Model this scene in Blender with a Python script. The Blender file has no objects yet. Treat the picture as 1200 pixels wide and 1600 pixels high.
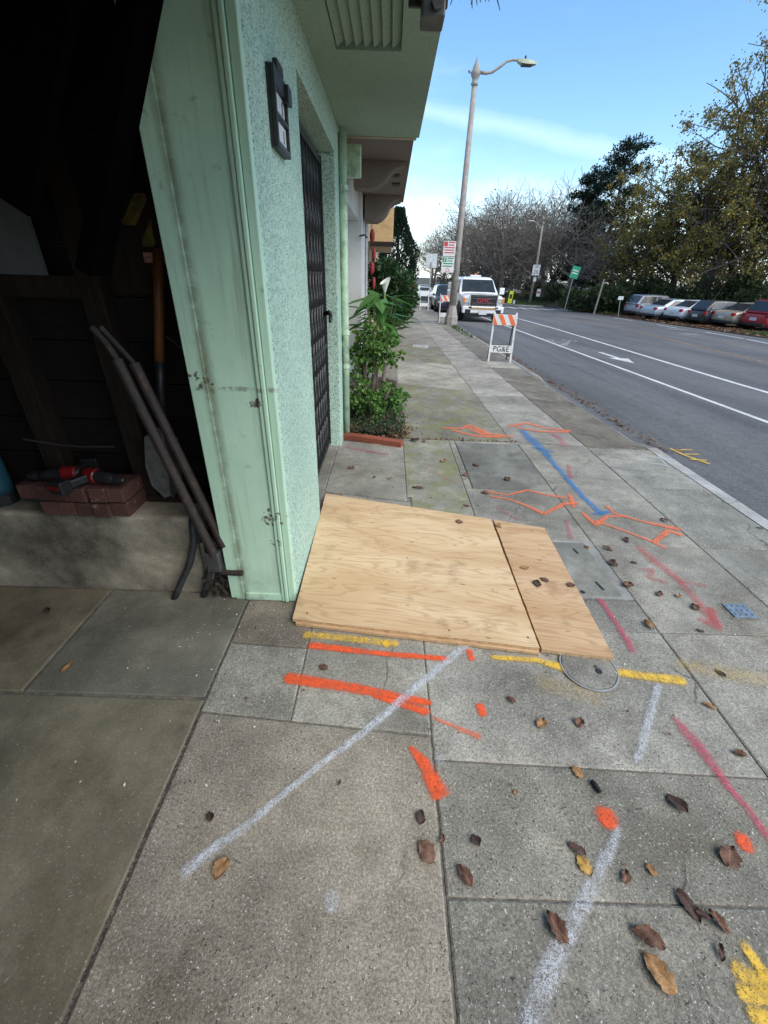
import bpy, bmesh, math, random
from mathutils import Vector, Matrix, Euler, Quaternion

rnd = random.Random(7)
scn = bpy.context.scene
col = scn.collection

# ------------------------------------------------------------------ camera
H = 1.5
PITCH, ROLL, YAW, FPX = math.radians(29.64), math.radians(1.94), math.radians(0.12), 650.5
_f = Vector((math.sin(YAW)*math.cos(PITCH), math.cos(YAW)*math.cos(PITCH), -math.sin(PITCH)))
_r0 = Vector((math.cos(YAW), -math.sin(YAW), 0)); _u0 = _r0.cross(_f)
_r = math.cos(ROLL)*_r0 + math.sin(ROLL)*_u0
_u = -math.sin(ROLL)*_r0 + math.cos(ROLL)*_u0
cd = bpy.data.cameras.new('camera'); cam = bpy.data.objects.new('camera', cd); col.objects.link(cam)
cam.matrix_world = Matrix(((_r.x, _u.x, -_f.x, 0), (_r.y, _u.y, -_f.y, 0), (_r.z, _u.z, -_f.z, H), (0, 0, 0, 1)))
cd.sensor_fit = 'HORIZONTAL'; cd.sensor_width = 36; cd.lens = 36*FPX/1200
cd.clip_start = 0.02; cd.clip_end = 3000
scn.camera = cam
scn.render.resolution_x, scn.render.resolution_y = 768, 1024

# ------------------------------------------------------------------ world, sun, exposure
SUN_EL, SUN_AZ = math.radians(48), math.radians(132)      # azimuth from +Y towards +X: veiled sun, right and behind the camera
w = bpy.data.worlds.new('World'); scn.world = w; w.use_nodes = True
nt = w.node_tree; nt.nodes.clear()
N = nt.nodes.new; Lk = nt.links.new
out = N('ShaderNodeOutputWorld'); bg = N('ShaderNodeBackground'); sky = N('ShaderNodeTexSky')
sky.sky_type = 'NISHITA'; sky.sun_disc = False; sky.sun_elevation = SUN_EL; sky.sun_rotation = SUN_AZ
sky.air_density = 1.0; sky.dust_density = 0.6; sky.ozone_density = 2.0; sky.altitude = 0
tc = N('ShaderNodeTexCoord')
# thin high cloud: soft veils everywhere and one long streak (a great circle band) running across the sky
def mth(op, a, b=None, c=None):
    n = N('ShaderNodeMath'); n.operation = op
    for i, q in enumerate((a, b, c)):
        if q is None: continue
        if isinstance(q, (int, float)): n.inputs[i].default_value = q
        else: Lk(q, n.inputs[i])
    return n.outputs[0]
mp = N('ShaderNodeMapping'); mp.inputs['Scale'].default_value = (1.6, 1.0, 5.0); mp.inputs['Rotation'].default_value = (0.1, 0.35, 0.2)
Lk(tc.outputs['Generated'], mp.inputs[0])
cn = N('ShaderNodeTexNoise'); cn.inputs['Scale'].default_value = 1.7; cn.inputs['Detail'].default_value = 7; cn.inputs['Roughness'].default_value = .55
Lk(mp.outputs[0], cn.inputs['Vector'])
veil = N('ShaderNodeMapRange'); veil.interpolation_type = 'SMOOTHSTEP'
veil.inputs[1].default_value = .44; veil.inputs[2].default_value = .78; veil.inputs[3].default_value = 0.0; veil.inputs[4].default_value = .38
Lk(cn.outputs[0], veil.inputs[0])
sep = N('ShaderNodeSeparateXYZ'); Lk(tc.outputs['Generated'], sep.inputs[0])
dv = N('ShaderNodeVectorMath'); dv.operation = 'DOT_PRODUCT'; Lk(tc.outputs['Generated'], dv.inputs[0]); dv.inputs[1].default_value = (-.1226, .2541, -.9594)
n2 = N('ShaderNodeTexNoise'); n2.inputs['Scale'].default_value = 5; n2.inputs['Detail'].default_value = 5
Lk(tc.outputs['Generated'], n2.inputs['Vector'])
wob = mth('MULTIPLY_ADD', n2.outputs[0], .05, mth('ADD', dv.outputs['Value'], -.025))
band = mth('SUBTRACT', 1.0, mth('MULTIPLY', mth('ABSOLUTE', wob), 58)); band = mth('MAXIMUM', band, 0)
band = mth('MULTIPLY', mth('POWER', band, .8), .2)
low = N('ShaderNodeMapRange'); low.interpolation_type = 'SMOOTHSTEP'; Lk(sep.outputs['Z'], low.inputs[0])
low.inputs[1].default_value = .20; low.inputs[2].default_value = -.02; low.inputs[3].default_value = 0; low.inputs[4].default_value = .5
cl = mth('MINIMUM', mth('ADD', mth('MAXIMUM', veil.outputs[0], band), low.outputs[0]), .9)
mixc = N('ShaderNodeMix'); mixc.data_type = 'RGBA'; Lk(cl, mixc.inputs[0])
hsv = N('ShaderNodeHueSaturation'); hsv.inputs['Saturation'].default_value = 1.16; hsv.inputs['Hue'].default_value = .495
Lk(sky.outputs[0], hsv.inputs['Color']); Lk(hsv.outputs[0], mixc.inputs[6])
mixc.inputs[7].default_value = (6.2, 7.2, 7.6, 1)
Lk(mixc.outputs[2], bg.inputs[0]); bg.inputs[1].default_value = 0.104
Lk(bg.outputs[0], out.inputs[0])
sd = bpy.data.lights.new('sun', 'SUN'); so = bpy.data.objects.new('sun', sd); col.objects.link(so)
sd.energy = 1.3; sd.angle = math.radians(50); sd.color = (1, .90, .76)
sdir = Vector((math.sin(SUN_AZ)*math.cos(SUN_EL), math.cos(SUN_AZ)*math.cos(SUN_EL), math.sin(SUN_EL)))
so.rotation_euler = sdir.to_track_quat('Z', 'Y').to_euler()
vs = scn.view_settings; vs.view_transform = 'Standard'; vs.look = 'None'; vs.gamma = 1; vs.exposure = 1.34; vs.use_curve_mapping = False
scn.render.engine = 'CYCLES'
scn.cycles.max_bounces = 5; scn.cycles.diffuse_bounces = 3; scn.cycles.glossy_bounces = 2; scn.cycles.transmission_bounces = 2; scn.cycles.transparent_max_bounces = 8

# ------------------------------------------------------------------ terrain functions
S, Y0, CS = 0.017, 4.2, 0.013
def zg(y): return 0.0 if y < Y0 else -S*(y-Y0)              # pavement: level, then falling gently
def zr(x, y): return -S*(y-Y0)-.10-CS*(x-3)                 # carriageway: falls away and to the right
def ray(px, py): return _r*((px-600)/FPX) - _u*((py-800)/FPX) + _f
def G(px, py, z=0.0):                                        # a point on the level pavement, seen in the photograph at px,py
    d = ray(px, py); t = (z-H)/d.z; p = Vector((0, 0, H))+d*t
    if p.y > Y0:
        t = (S*Y0+z-H)/(d.z+S*d.y); p = Vector((0, 0, H))+d*t
    return p
def Rd(px, py, z=0.0):
    d = ray(px, py); t = (S*Y0-.10+CS*3+z-H)/(d.z+S*d.y+CS*d.x); return Vector((0, 0, H))+d*t
def AY(px, py, y): d = ray(px, py); return Vector((0, 0, H))+d*(y/d.y)
def AX(px, py, x): d = ray(px, py); return Vector((0, 0, H))+d*(x/d.x)

# ------------------------------------------------------------------ mesh helpers
class MB:
    def __init__(s): s.v = []; s.f = []; s.uv = {}
    def add(s, vs_, fs):
        o = len(s.v); s.v += [tuple(p) for p in vs_]; s.f += [tuple(i+o for i in f) for f in fs]; return s
    def box(s, c, d, rot=None):
        c = Vector(c); h = [q/2 for q in d]; m = rot.to_matrix() if rot else Matrix.Identity(3)
        P = [c + m @ Vector((x*h[0], y*h[1], z*h[2])) for z in (-1, 1) for y in (-1, 1) for x in (-1, 1)]
        return s.add(P, [(0, 2, 3, 1), (4, 5, 7, 6), (0, 1, 5, 4), (2, 6, 7, 3), (0, 4, 6, 2), (1, 3, 7, 5)])
    def bb(s, a, b): return s.box([(a[i]+b[i])/2 for i in range(3)], [abs(b[i]-a[i]) for i in range(3)])
    def bar(s, a, b, w_, h_, up=(0, 0, 1)):
        a, b = Vector(a), Vector(b); d = (b-a).normalized(); x = d.cross(Vector(up))
        if x.length < 1e-4: x = d.cross(Vector((0, 1, 0)))
        x.normalize(); u = x.cross(d)
        P = [p + x*i*w_/2 + u*j*h_/2 for p in (a, b) for i, j in ((-1, -1), (1, -1), (1, 1), (-1, 1))]
        return s.add(P, [(0, 1, 2, 3), (4, 7, 6, 5), (0, 4, 5, 1), (1, 5, 6, 2), (2, 6, 7, 3), (3, 7, 4, 0)])
    def tube(s, path, r, n=8, cap=True):
        path = [Vector(p) for p in path]; rs = r if isinstance(r, (list, tuple)) else [r]*len(path)
        o = len(s.v); ref = None; F = []
        for i, p in enumerate(path):
            d = (path[min(i+1, len(path)-1)]-path[max(i-1, 0)])
            d = d.normalized() if d.length > 1e-9 else Vector((0, 0, 1))
            if ref is None: ref = d.orthogonal().normalized()
            ref = (ref - d*ref.dot(d)); ref = ref.normalized() if ref.length > 1e-6 else d.orthogonal().normalized()
            b = d.cross(ref)
            for k in range(n):
                a = 2*math.pi*k/n; s.v.append(tuple(p + (ref*math.cos(a)+b*math.sin(a))*rs[i]))
        for i in range(len(path)-1):
            for k in range(n): F.append((o+i*n+k, o+i*n+(k+1) % n, o+(i+1)*n+(k+1) % n, o+(i+1)*n+k))
        if cap: F.append(tuple(o+k for k in range(n-1, -1, -1))); F.append(tuple(o+(len(path)-1)*n+k for k in range(n)))
        s.f += F; return s
    def lathe(s, prof, n=16, c=(0, 0, 0), axis='z'):
        c = Vector(c); P = []
        for r, z in prof:
            for k in range(n):
                a = 2*math.pi*k/n; x, y = r*math.cos(a), r*math.sin(a)
                P.append(c + (Vector((x, y, z)) if axis == 'z' else Vector((z, x, y)) if axis == 'x' else Vector((x, z, y))))
        F = [(i*n+k, i*n+(k+1) % n, (i+1)*n+(k+1) % n, (i+1)*n+k) for i in range(len(prof)-1) for k in range(n)]
        F += [tuple(range(n-1, -1, -1)), tuple((len(prof)-1)*n+k for k in range(n))]
        return s.add(P, F)
    def prism(s, poly, a, b, plane='xz'):                     # poly extruded along the third axis from a to b
        def m(p, t): return (p[0], t, p[1]) if plane == 'xz' else (t, p[0], p[1]) if plane == 'yz' else (p[0], p[1], t)
        n = len(poly); P = [m(p, a) for p in poly]+[m(p, b) for p in poly]
        return s.add(P, [tuple(range(n)), tuple(range(2*n-1, n-1, -1))]+[(i, n+i, n+(i+1) % n, (i+1) % n) for i in range(n)])
    def quad(s, a, b, c, d): return s.add([a, b, c, d], [(0, 1, 2, 3)])
    def build(s, name, mat, parent=None, smooth=False, bevel=0, sub=0, loc=None, fix=True):
        me = bpy.data.meshes.new(name); me.from_pydata(s.v, [], s.f)
        if fix and len(s.f) < 60000:
            bm = bmesh.new(); bm.from_mesh(me); bmesh.ops.recalc_face_normals(bm, faces=bm.faces)
            bm.to_mesh(me); bm.free()
        if s.uv:
            for k, vals in s.uv.items():
                at = me.attributes.new(k, 'FLOAT', 'POINT'); at.data.foreach_set('value', vals)
        o = bpy.data.objects.new(name, me); col.objects.link(o)
        for q in (mat if isinstance(mat, (list, tuple)) else [mat]): me.materials.append(q)
        if smooth: me.polygons.foreach_set('use_smooth', [True]*len(me.polygons))
        if bevel:
            b = o.modifiers.new('b', 'BEVEL'); b.width = bevel; b.segments = 2; b.limit_method = 'ANGLE'; b.angle_limit = math.radians(35)
        if sub: q = o.modifiers.new('s', 'SUBSURF'); q.levels = q.render_levels = sub
        if parent: o.parent = parent
        if loc: o.location = loc
        return o
def tag(o, label=None, cat=None, group=None, kind=None):
    if label: o['label'] = label
    if cat: o['category'] = cat
    if group: o['group'] = group
    if kind: o['kind'] = kind
    return o
def empty(name, loc=(0, 0, 0), rz=0, label=None, cat=None, group=None):
    o = bpy.data.objects.new(name, None); col.objects.link(o); o.location = loc; o.rotation_euler = (0, 0, rz)
    o.empty_display_size = .1
    return tag(o, label, cat, group)
def copy_tree(o, parent=None):
    c = o.copy(); col.objects.link(c); c.parent = parent
    for ch in list(o.children): copy_tree(ch, c)
    return c
def put(o, loc, rz=0): o.location = loc; o.rotation_euler = (0, 0, rz); return o
def text(name, body, size, mat, parent, loc, rot, ext=.001, sx=1.0):
    cu = bpy.data.curves.new(name, 'FONT'); cu.body = body; cu.size = size; cu.align_x = 'CENTER'; cu.align_y = 'CENTER'; cu.extrude = ext; cu.resolution_u = 3
    t = bpy.data.objects.new(name, cu); me = bpy.data.meshes.new_from_object(t); bpy.data.objects.remove(t)
    o = bpy.data.objects.new(name, me); col.objects.link(o); me.materials.clear(); me.materials.append(mat)
    o.parent = parent; o.location = loc; o.rotation_euler = rot; o.scale = (sx, 1, 1)
    return o

# ------------------------------------------------------------------ materials
class NT:
    def __init__(s, name):
        m = bpy.data.materials.new(name); m.use_nodes = True; s.m = m; s.t = m.node_tree; s.t.nodes.clear()
        s.o = s.n('ShaderNodeOutputMaterial'); s.b = s.n('ShaderNodeBsdfPrincipled'); s.l(s.b.outputs[0], s.o.inputs[0])
        s.geo = s.n('ShaderNodeNewGeometry'); s.P = s.geo.outputs['Position']
    def n(s, t): return s.t.nodes.new(t)
    def l(s, a, b): s.t.links.new(a, b)
    def set(s, sock, v):
        if isinstance(v, (int, float)): sock.default_value = v
        elif isinstance(v, (tuple, list)):
            sock.default_value = (*v, 1) if (len(v) == 3 and sock.type == 'RGBA') else v
        else: s.l(v, sock)
    def obj(s): return s.n('ShaderNodeTexCoord').outputs['Object']
    def map(s, vec, scale=(1, 1, 1), loc=(0, 0, 0), rot=(0, 0, 0)):
        m = s.n('ShaderNodeMapping'); s.l(vec, m.inputs[0]); m.inputs['Scale'].default_value = scale; m.inputs['Location'].default_value = loc; m.inputs['Rotation'].default_value = rot
        return m.outputs[0]
    def noise(s, vec, scale, detail=4, rough=.55, dist=0):
        n = s.n('ShaderNodeTexNoise'); s.l(vec, n.inputs['Vector']); n.inputs['Scale'].default_value = scale; n.inputs['Detail'].default_value = detail
        n.inputs['Roughness'].default_value = rough; n.inputs['Distortion'].default_value = dist; return n.outputs[0]
    def voro(s, vec, scale, feat='F1', out=0):
        n = s.n('ShaderNodeTexVoronoi'); n.feature = feat; s.l(vec, n.inputs['Vector']); n.inputs['Scale'].default_value = scale; return n.outputs[out]
    def ramp(s, v, lo, hi, a=0.0, b=1.0, smooth=True):
        n = s.n('ShaderNodeMapRange'); n.interpolation_type = 'SMOOTHSTEP' if smooth else 'LINEAR'
        s.set(n.inputs[0], v); n.inputs[1].default_value = lo; n.inputs[2].default_value = hi; s.set(n.inputs[3], a); s.set(n.inputs[4], b); return n.outputs[0]
    def math(s, op, a, b=None, c=None):
        n = s.n('ShaderNodeMath'); n.operation = op
        for i, q in enumerate((a, b, c)):
            if q is not None: s.set(n.inputs[i], q)
        return n.outputs[0]
    def mix(s, f, a, b, mode='MIX'):
        n = s.n('ShaderNodeMix'); n.data_type = 'RGBA'; n.blend_type = mode; s.set(n.inputs[0], f); s.set(n.inputs[6], a); s.set(n.inputs[7], b); return n.outputs[2]
    def xyz(s, v):
        n = s.n('ShaderNodeSeparateXYZ'); s.l(v, n.inputs[0]); return n.outputs
    def dist(s, p):
        n = s.n('ShaderNodeVectorMath'); n.operation = 'DISTANCE'; s.l(s.P, n.inputs[0]); n.inputs[1].default_value = p; return n.outputs['Value']
    def bump(s, h, strength=.3, dist=.01):
        n = s.n('ShaderNodeBump'); n.inputs['Strength'].default_value = strength; n.inputs['Distance'].default_value = dist; s.l(h, n.inputs['Height']); s.l(n.outputs[0], s.b.inputs['Normal'])
    def fin(s, c, rough=.8, metal=0, spec=.4, **k):
        s.set(s.b.inputs['Base Color'], c); s.set(s.b.inputs['Roughness'], rough); s.b.inputs['Metallic'].default_value = metal
        s.b.inputs['Specular IOR Level'].default_value = spec
        for q, v in k.items(): s.set(s.b.inputs[q.replace('_', ' ')], v)
        return s.m
def sc(c, f): return tuple(min(1, q*f) for q in c)

def plain(name, c, rough=.6, metal=0, var=.18, vs_=9, spec=.4, grime=0.0):
    t = NT(name); n = t.noise(t.P, vs_, 5, .6); c2 = t.mix(t.ramp(n, .3, .7), sc(c, 1-var), sc(c, 1+var*.5))
    if grime: c2 = t.mix(t.math('MULTIPLY', t.ramp(t.noise(t.P, vs_*.45, 7, .65), .5, .68), grime), c2, (.06, .055, .045))
    t.bump(t.noise(t.P, 60, 3), .12, .004)
    return t.fin(c2, rough, metal, spec)

def concrete_mat(name, base, agg=1.0, patch=.35, smooth=False):
    t = NT(name); oi = t.n('ShaderNodeObjectInfo')
    add = t.n('ShaderNodeVectorMath'); add.operation = 'ADD'
    cm = t.n('ShaderNodeCombineXYZ'); t.l(t.math('MULTIPLY', oi.outputs['Random'], 37.0), cm.inputs[2]); t.l(t.P, add.inputs[0]); t.l(cm.outputs[0], add.inputs[1])
    V = add.outputs[0]
    big = t.noise(V, 2.1, 7, .62); mid = t.noise(V, 11, 6, .6); fine = t.noise(V, 130, 2, .7); grit = t.noise(V, 330, 1, .5)
    c = t.mix(t.ramp(big, .3, .7), sc(base, 1-patch), sc(base, 1+patch*.6))
    c = t.mix(t.ramp(mid, .35, .68, 0, .5), c, sc(base, .62))
    vm = t.mix(1.0, c, oi.outputs['Color'], 'MULTIPLY'); c = vm
    blot = t.noise(t.P, 1.15, 6, .68, .4); c = t.mix(t.ramp(blot, .5, .66, 0, .55), c, t.mix(1.0, c, (.60, .55, .46), 'MULTIPLY'))
    blo2 = t.noise(t.map(t.P, (1, 1, 1), (5, 1, 3)), 2.6, 7, .72); c = t.mix(t.ramp(blo2, .52, .70, 0, .6), c, t.mix(1.0, c, (.50, .49, .46), 'MULTIPLY')); c = t.mix(t.ramp(blo2, .46, .30, 0, .5), c, t.mix(1.0, c, (1.45, 1.43, 1.36), 'MULTIPLY'))
    # darker paste between lighter sand grains
    c = t.mix(t.math('MULTIPLY', t.ramp(fine, .36, .62), .55*agg), c, t.mix(1.0, c, (.42, .42, .41), 'MULTIPLY'))
    c = t.mix(t.math('MULTIPLY', t.ramp(grit, .44, .72), .42*agg), c, t.mix(1.0, c, (1.9, 1.88, 1.8), 'MULTIPLY'))
    wsp = t.noise(t.map(V, (1, 1, 1), (3, 5, 1)), 150, 2, .6); dsp = t.noise(t.map(V, (1, 1, 1), (8, 2, 4)), 120, 2, .65)
    zone = t.noise(t.map(V, (1, 1, 1), (2, 7, 0)), 1.4, 4, .6); zk = t.ramp(zone, .35, .62, .35, 1.0)
    c = t.mix(t.math('MULTIPLY', t.ramp(wsp, .655, .70), .8*agg), c, (.60, .58, .54))
    pit = t.math('MULTIPLY', t.math('MULTIPLY', t.ramp(dsp, .62, .68), .85*agg), zk)
    c = t.mix(pit, c, (.045, .043, .04))
    # gum, oil and damp stains
    st = t.noise(t.map(V, (1, 1, 1), (4, 9, 0)), 5.5, 6, .7)
    c = t.mix(t.ramp(st, .6, .74, 0, .5), c, sc(base, .34))
    lt = t.noise(t.map(V, (1, 1, 1), (14, 3, 0)), 3.2, 8, .75)
    c = t.mix(t.ramp(lt, .58, .76, 0, .35), c, sc(base, 1.75))
    wv = t.n('ShaderNodeVectorMath'); wv.operation = 'MULTIPLY_ADD'; wn = t.n('ShaderNodeTexNoise'); t.l(t.P, wn.inputs['Vector']); wn.inputs['Scale'].default_value = 6; wn.inputs['Detail'].default_value = 5
    t.l(wn.outputs['Color'], wv.inputs[0]); wv.inputs[1].default_value = (.16, .16, 0); t.l(V, wv.inputs[2])
    ck = t.math('MULTIPLY', t.ramp(t.voro(wv.outputs[0], .85, 'DISTANCE_TO_EDGE'), .0045, .0012), t.ramp(t.noise(t.P, 1.3, 3), .5, .6, 0, 0.0 if smooth else .7)); c = t.mix(ck, c, (.06, .055, .048))
    hgt = t.math('ADD', t.math('MULTIPLY', fine, .5*agg), t.math('ADD', t.math('MULTIPLY', mid, .6), t.math('MULTIPLY', pit, -.5)))
    t.bump(hgt, .55 if not smooth else .3, .006)
    return t.fin(c, t.ramp(mid, .3, .7, .72, .92), 0, .3)

M = {}
M['conc'] = concrete_mat('pavement_concrete', (.345, .328, .287), 1.15)
M['conc_smooth'] = concrete_mat('trowelled_concrete', (.285, .275, .24), .45, .4, True)
def add_moss(m_):
    nt_ = m_.node_tree; b_ = next(n for n in nt_.nodes if n.type == 'BSDF_PRINCIPLED'); src = b_.inputs['Base Color'].links[0].from_socket
    t = NT.__new__(NT); t.m = m_; t.t = nt_; t.b = b_; geo = next(n for n in nt_.nodes if n.type == 'NEW_GEOMETRY'); P_ = geo.outputs['Position']
    n1 = t.noise(P_, 4.2, 6, .7); n2_ = t.noise(P_, 60, 4, .7); f = t.math('MULTIPLY', t.ramp(n1, .44, .62), t.ramp(n2_, .35, .6, .25, .85)); c = t.mix(f, src, t.mix(t.ramp(n2_, .4, .6), (.10, .125, .03), (.24, .25, .09)))
    nt_.links.new(c, b_.inputs['Base Color']); return m_
M['conc_moss'] = add_moss(concrete_mat('mossy_concrete', (.345, .328, .287), 1.15))
M['joint'] = plain('joint_dirt', (.19, .175, .15), .95, var=.5, vs_=40)
M['kerb'] = concrete_mat('kerb_concrete', (.36, .36, .35), .7)
M['foundation'] = concrete_mat('foundation_concrete', (.44, .385, .29), .6, .8, True)

def asphalt():
    t = NT('asphalt'); big = t.noise(t.map(t.P, (1, .25, 1)), .8, 6, .6); mid = t.noise(t.P, 9, 5, .6); fine = t.noise(t.P, 140, 2, .7)
    c = t.mix(t.ramp(big, .3, .7), (.10, .103, .107), (.175, .177, .177)); c = t.mix(t.ramp(mid, .4, .7, 0, .5), c, (.085, .087, .09))
    c = t.mix(t.ramp(fine, .5, .7, 0, .5), c, (.3, .3, .295))
    gr_ = t.noise(t.P, 48, 3, .75); c = t.mix(t.ramp(gr_, .42, .62, 0, .75), c, t.mix(1.0, c, (.55, .55, .56), 'MULTIPLY')); c = t.mix(t.ramp(t.noise(t.map(t.P, (1, 1, 1), (7, 3, 0)), 75, 2, .7), .58, .68, 0, .55), c, (.30, .30, .29))
    tw_ = t.noise(t.map(t.P, (1.6, .07, 1)), 1.0, 4, .6); c = t.mix(t.ramp(tw_, .5, .66, 0, .5), c, t.mix(1.0, c, (.62, .62, .63), 'MULTIPLY'))
    v = t.voro(t.map(t.P, (.55, .16, 1)), 1.0, 'DISTANCE_TO_EDGE'); wv = t.noise(t.P, 3, 4)
    crack = t.ramp(t.math('ADD', v, t.math('MULTIPLY', t.math('SUBTRACT', wv, .5), .05)), .007, .0)
    c = t.mix(t.math('MULTIPLY', crack, t.ramp(t.noise(t.P, .4, 3), .5, .6, 0, .7)), c, (.02, .02, .022))
    st = t.noise(t.P, .55, 5, .7); c = t.mix(t.ramp(st, .6, .75, 0, .6), c, (.055, .056, .058))
    t.bump(t.math('ADD', fine, mid), .5, .008); return t.fin(c, .85, 0, .3)
M['asphalt'] = asphalt()

def road_paint(name, c, wear=.5):
    t = NT(name); n = t.noise(t.P, 22, 6, .75); f = t.noise(t.P, 140, 2)
    a = t.ramp(t.math('ADD', n, t.math('MULTIPLY', f, .35)), wear+.02, wear+.2, 0, 1)
    col_ = t.mix(t.ramp(t.noise(t.P, 3, 4), .3, .7), sc(c, .78), c)
    t.b.inputs['Alpha'].default_value = 1; t.l(a, t.b.inputs['Alpha']); return t.fin(col_, .7)
M['line_white'] = road_paint('white_road_paint', (.72, .73, .72), .42)
M['line_faint'] = road_paint('worn_white_road_paint', (.6, .62, .62), .58)
M['line_yellow'] = road_paint('worn_yellow_road_paint', (.55, .33, .13), .56)

def spray(name, c, dens=1.0):
    t = NT(name); a = t.n('ShaderNodeAttribute'); a.attribute_name = 'cov'
    f = t.noise(t.P, 210, 2, .75); m = t.noise(t.P, 46, 4, .7); g = t.noise(t.P, 420, 0, .5)
    nn = t.math('ADD', t.math('MULTIPLY', f, .55), t.math('ADD', t.math('MULTIPLY', m, .3), t.math('MULTIPLY', g, .25)))
    cv = a.outputs['Fac']; thr = t.math('SUBTRACT', .70, t.math('MULTIPLY', cv, .34*dens))
    s_ = t.ramp(t.math('SUBTRACT', nn, thr), -.07, .09, .12, 1.0); soft = t.ramp(cv, .04, .85, 0, min(1, dens+.05))
    pore = t.ramp(t.noise(t.map(t.P, (1, 1, 1), (8, 2, 4)), 120, 2, .65), .58, .66, 1, .4)
    patchy = t.ramp(t.noise(t.P, 13, 4, .6), .3, .6, .62, 1.0)
    al = t.math('MULTIPLY', t.math('MULTIPLY', t.math('MULTIPLY', s_, soft), pore), patchy)
    t.l(al, t.b.inputs['Alpha']); cc = t.mix(t.ramp(m, .35, .65), sc(c, .8), c)
    return t.fin(cc, .65, 0, .3)
M['sp_orange'] = spray('orange_marking_paint', (.92, .125, .035), .93)
M['sp_salmon'] = spray('pale_orange_marking_paint', (.88, .23, .11), .8)
M['sp_pink'] = spray('pink_marking_paint', (.60, .09, .15), .72)
M['sp_red'] = spray('red_marking_paint', (.64, .09, .10), .66)
M['sp_blue'] = spray('blue_marking_paint', (.05, .24, .56), .72)
M['sp_white'] = spray('white_marking_paint', (.72, .76, .82), .72)
M['sp_yellow'] = spray('yellow_marking_paint', (.92, .58, .07), .86)

def stucco(name, c, fleck, amt=1.0, bumps=.8):
    t = NT(name)
    n = t.noise(t.P, 150, 3, .6); n2 = t.noise(t.P, 45, 4, .6); big = t.noise(t.P, 1.6, 5)
    base = t.mix(t.ramp(big, .3, .7), sc(c, .9), sc(c, 1.06))
    dirt = t.math('ADD', t.math('MULTIPLY', n, .75), t.math('MULTIPLY', n2, .3))
    base = t.mix(t.math('MULTIPLY', t.ramp(dirt, .505, .60), amt), base, fleck)
    st = t.noise(t.map(t.P, (3, 3, .4)), 2.2, 5, .6); base = t.mix(t.ramp(st, .58, .78, 0, .35), base, sc(fleck, 1.6))
    t.bump(t.math('SUBTRACT', t.math('MULTIPLY', n, -1.0), t.math('MULTIPLY', n2, .4)), bumps, .006)
    return t.fin(base, .8, 0, .3)
MINT = (.33, .56, .44)
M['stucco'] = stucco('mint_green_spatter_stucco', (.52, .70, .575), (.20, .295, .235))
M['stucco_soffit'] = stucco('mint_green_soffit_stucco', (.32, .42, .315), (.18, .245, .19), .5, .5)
M['stucco_brown'] = stucco('brown_stucco', (.19, .15, .12), (.10, .08, .065), .4)
M['stucco_white'] = stucco('off_white_stucco', (.62, .60, .57), (.4, .38, .35), .3, .4)
M['stucco_tan'] = stucco('tan_stucco', (.45, .36, .25), (.3, .24, .17), .4)
M['stucco_grey'] = stucco('grey_stucco', (.38, .38, .37), (.25, .25, .25), .4)

def jamb_paint():
    t = NT('mint_green_gloss_paint'); X = t.xyz(t.P)
    brush = t.noise(t.map(t.P, (60, 60, 3)), 1, 4, .6); big = t.noise(t.P, 3, 6, .6); drip = t.noise(t.map(t.P, (24, 24, 1.1)), 1, 5, .65)
    c = t.mix(t.ramp(big, .3, .7), (.47, .685, .505), (.55, .765, .585)); c = t.mix(t.ramp(brush, .45, .75, 0, .3), c, (.42, .59, .43))
    c = t.mix(t.ramp(drip, .52, .74, 0, .55), c, (.30, .36, .24))
    sm = t.noise(t.P, 14, 7, .7); c = t.mix(t.ramp(sm, .60, .72, 0, .5), c, (.17, .20, .14))
    chip = t.noise(t.P, 32, 7, .72)
    def near(p, r, amt): return t.math('MULTIPLY', t.ramp(t.dist(p), r, 0), amt)
    loc = t.math('ADD', near((-.52, 1.655, .50), .12, .24), t.math('ADD', near((-.52, 1.655, 1.03), .06, .26), t.math('ADD', near((-.72, 1.655, 1.12), .12, .22), near((-.51, 1.655, .36), .09, .20))))
    f = t.ramp(t.math('ADD', chip, loc), .70, .745)
    c = t.mix(f, c, (.10, .085, .065))
    line = t.ramp(t.math('ABSOLUTE', t.math('SUBTRACT', t.math('ADD', X[2], t.math('MULTIPLY', sm, .03)), 1.105)), .012, .004)
    c = t.mix(t.math('MULTIPLY', line, t.ramp(chip, .42, .6, 0, .7)), c, (.14, .12, .10))
    dl = t.ramp(t.math('ABSOLUTE', t.math('ADD', X[0], t.math('ADD', .703, t.math('MULTIPLY', t.math('SUBTRACT', drip, .5), .03)))), .035, .0)
    c = t.mix(t.math('MULTIPLY', dl, t.ramp(sm, .3, .6, .25, .75)), c, (.15, .15, .09))
    low = t.ramp(X[2], .22, .0); c = t.mix(t.math('MULTIPLY', low, t.ramp(big, .42, .6)), c, (.16, .17, .12))
    t.bump(t.math('ADD', t.math('MULTIPLY', brush, .4), t.math('ADD', t.math('MULTIPLY', f, -1.2), t.math('MULTIPLY', sm, .6))), .4, .004)
    return t.fin(c, t.ramp(sm, .4, .65, .38, .65), 0, .4)
M['jamb'] = jamb_paint()
M['mint_trim'] = plain('mint_green_trim_paint', (.46, .62, .43), .45, var=.25, vs_=14, grime=.5)
M['iron'] = plain('black_wrought_iron', (.02, .02, .021), .45, 0, .4, 30, .5)

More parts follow.
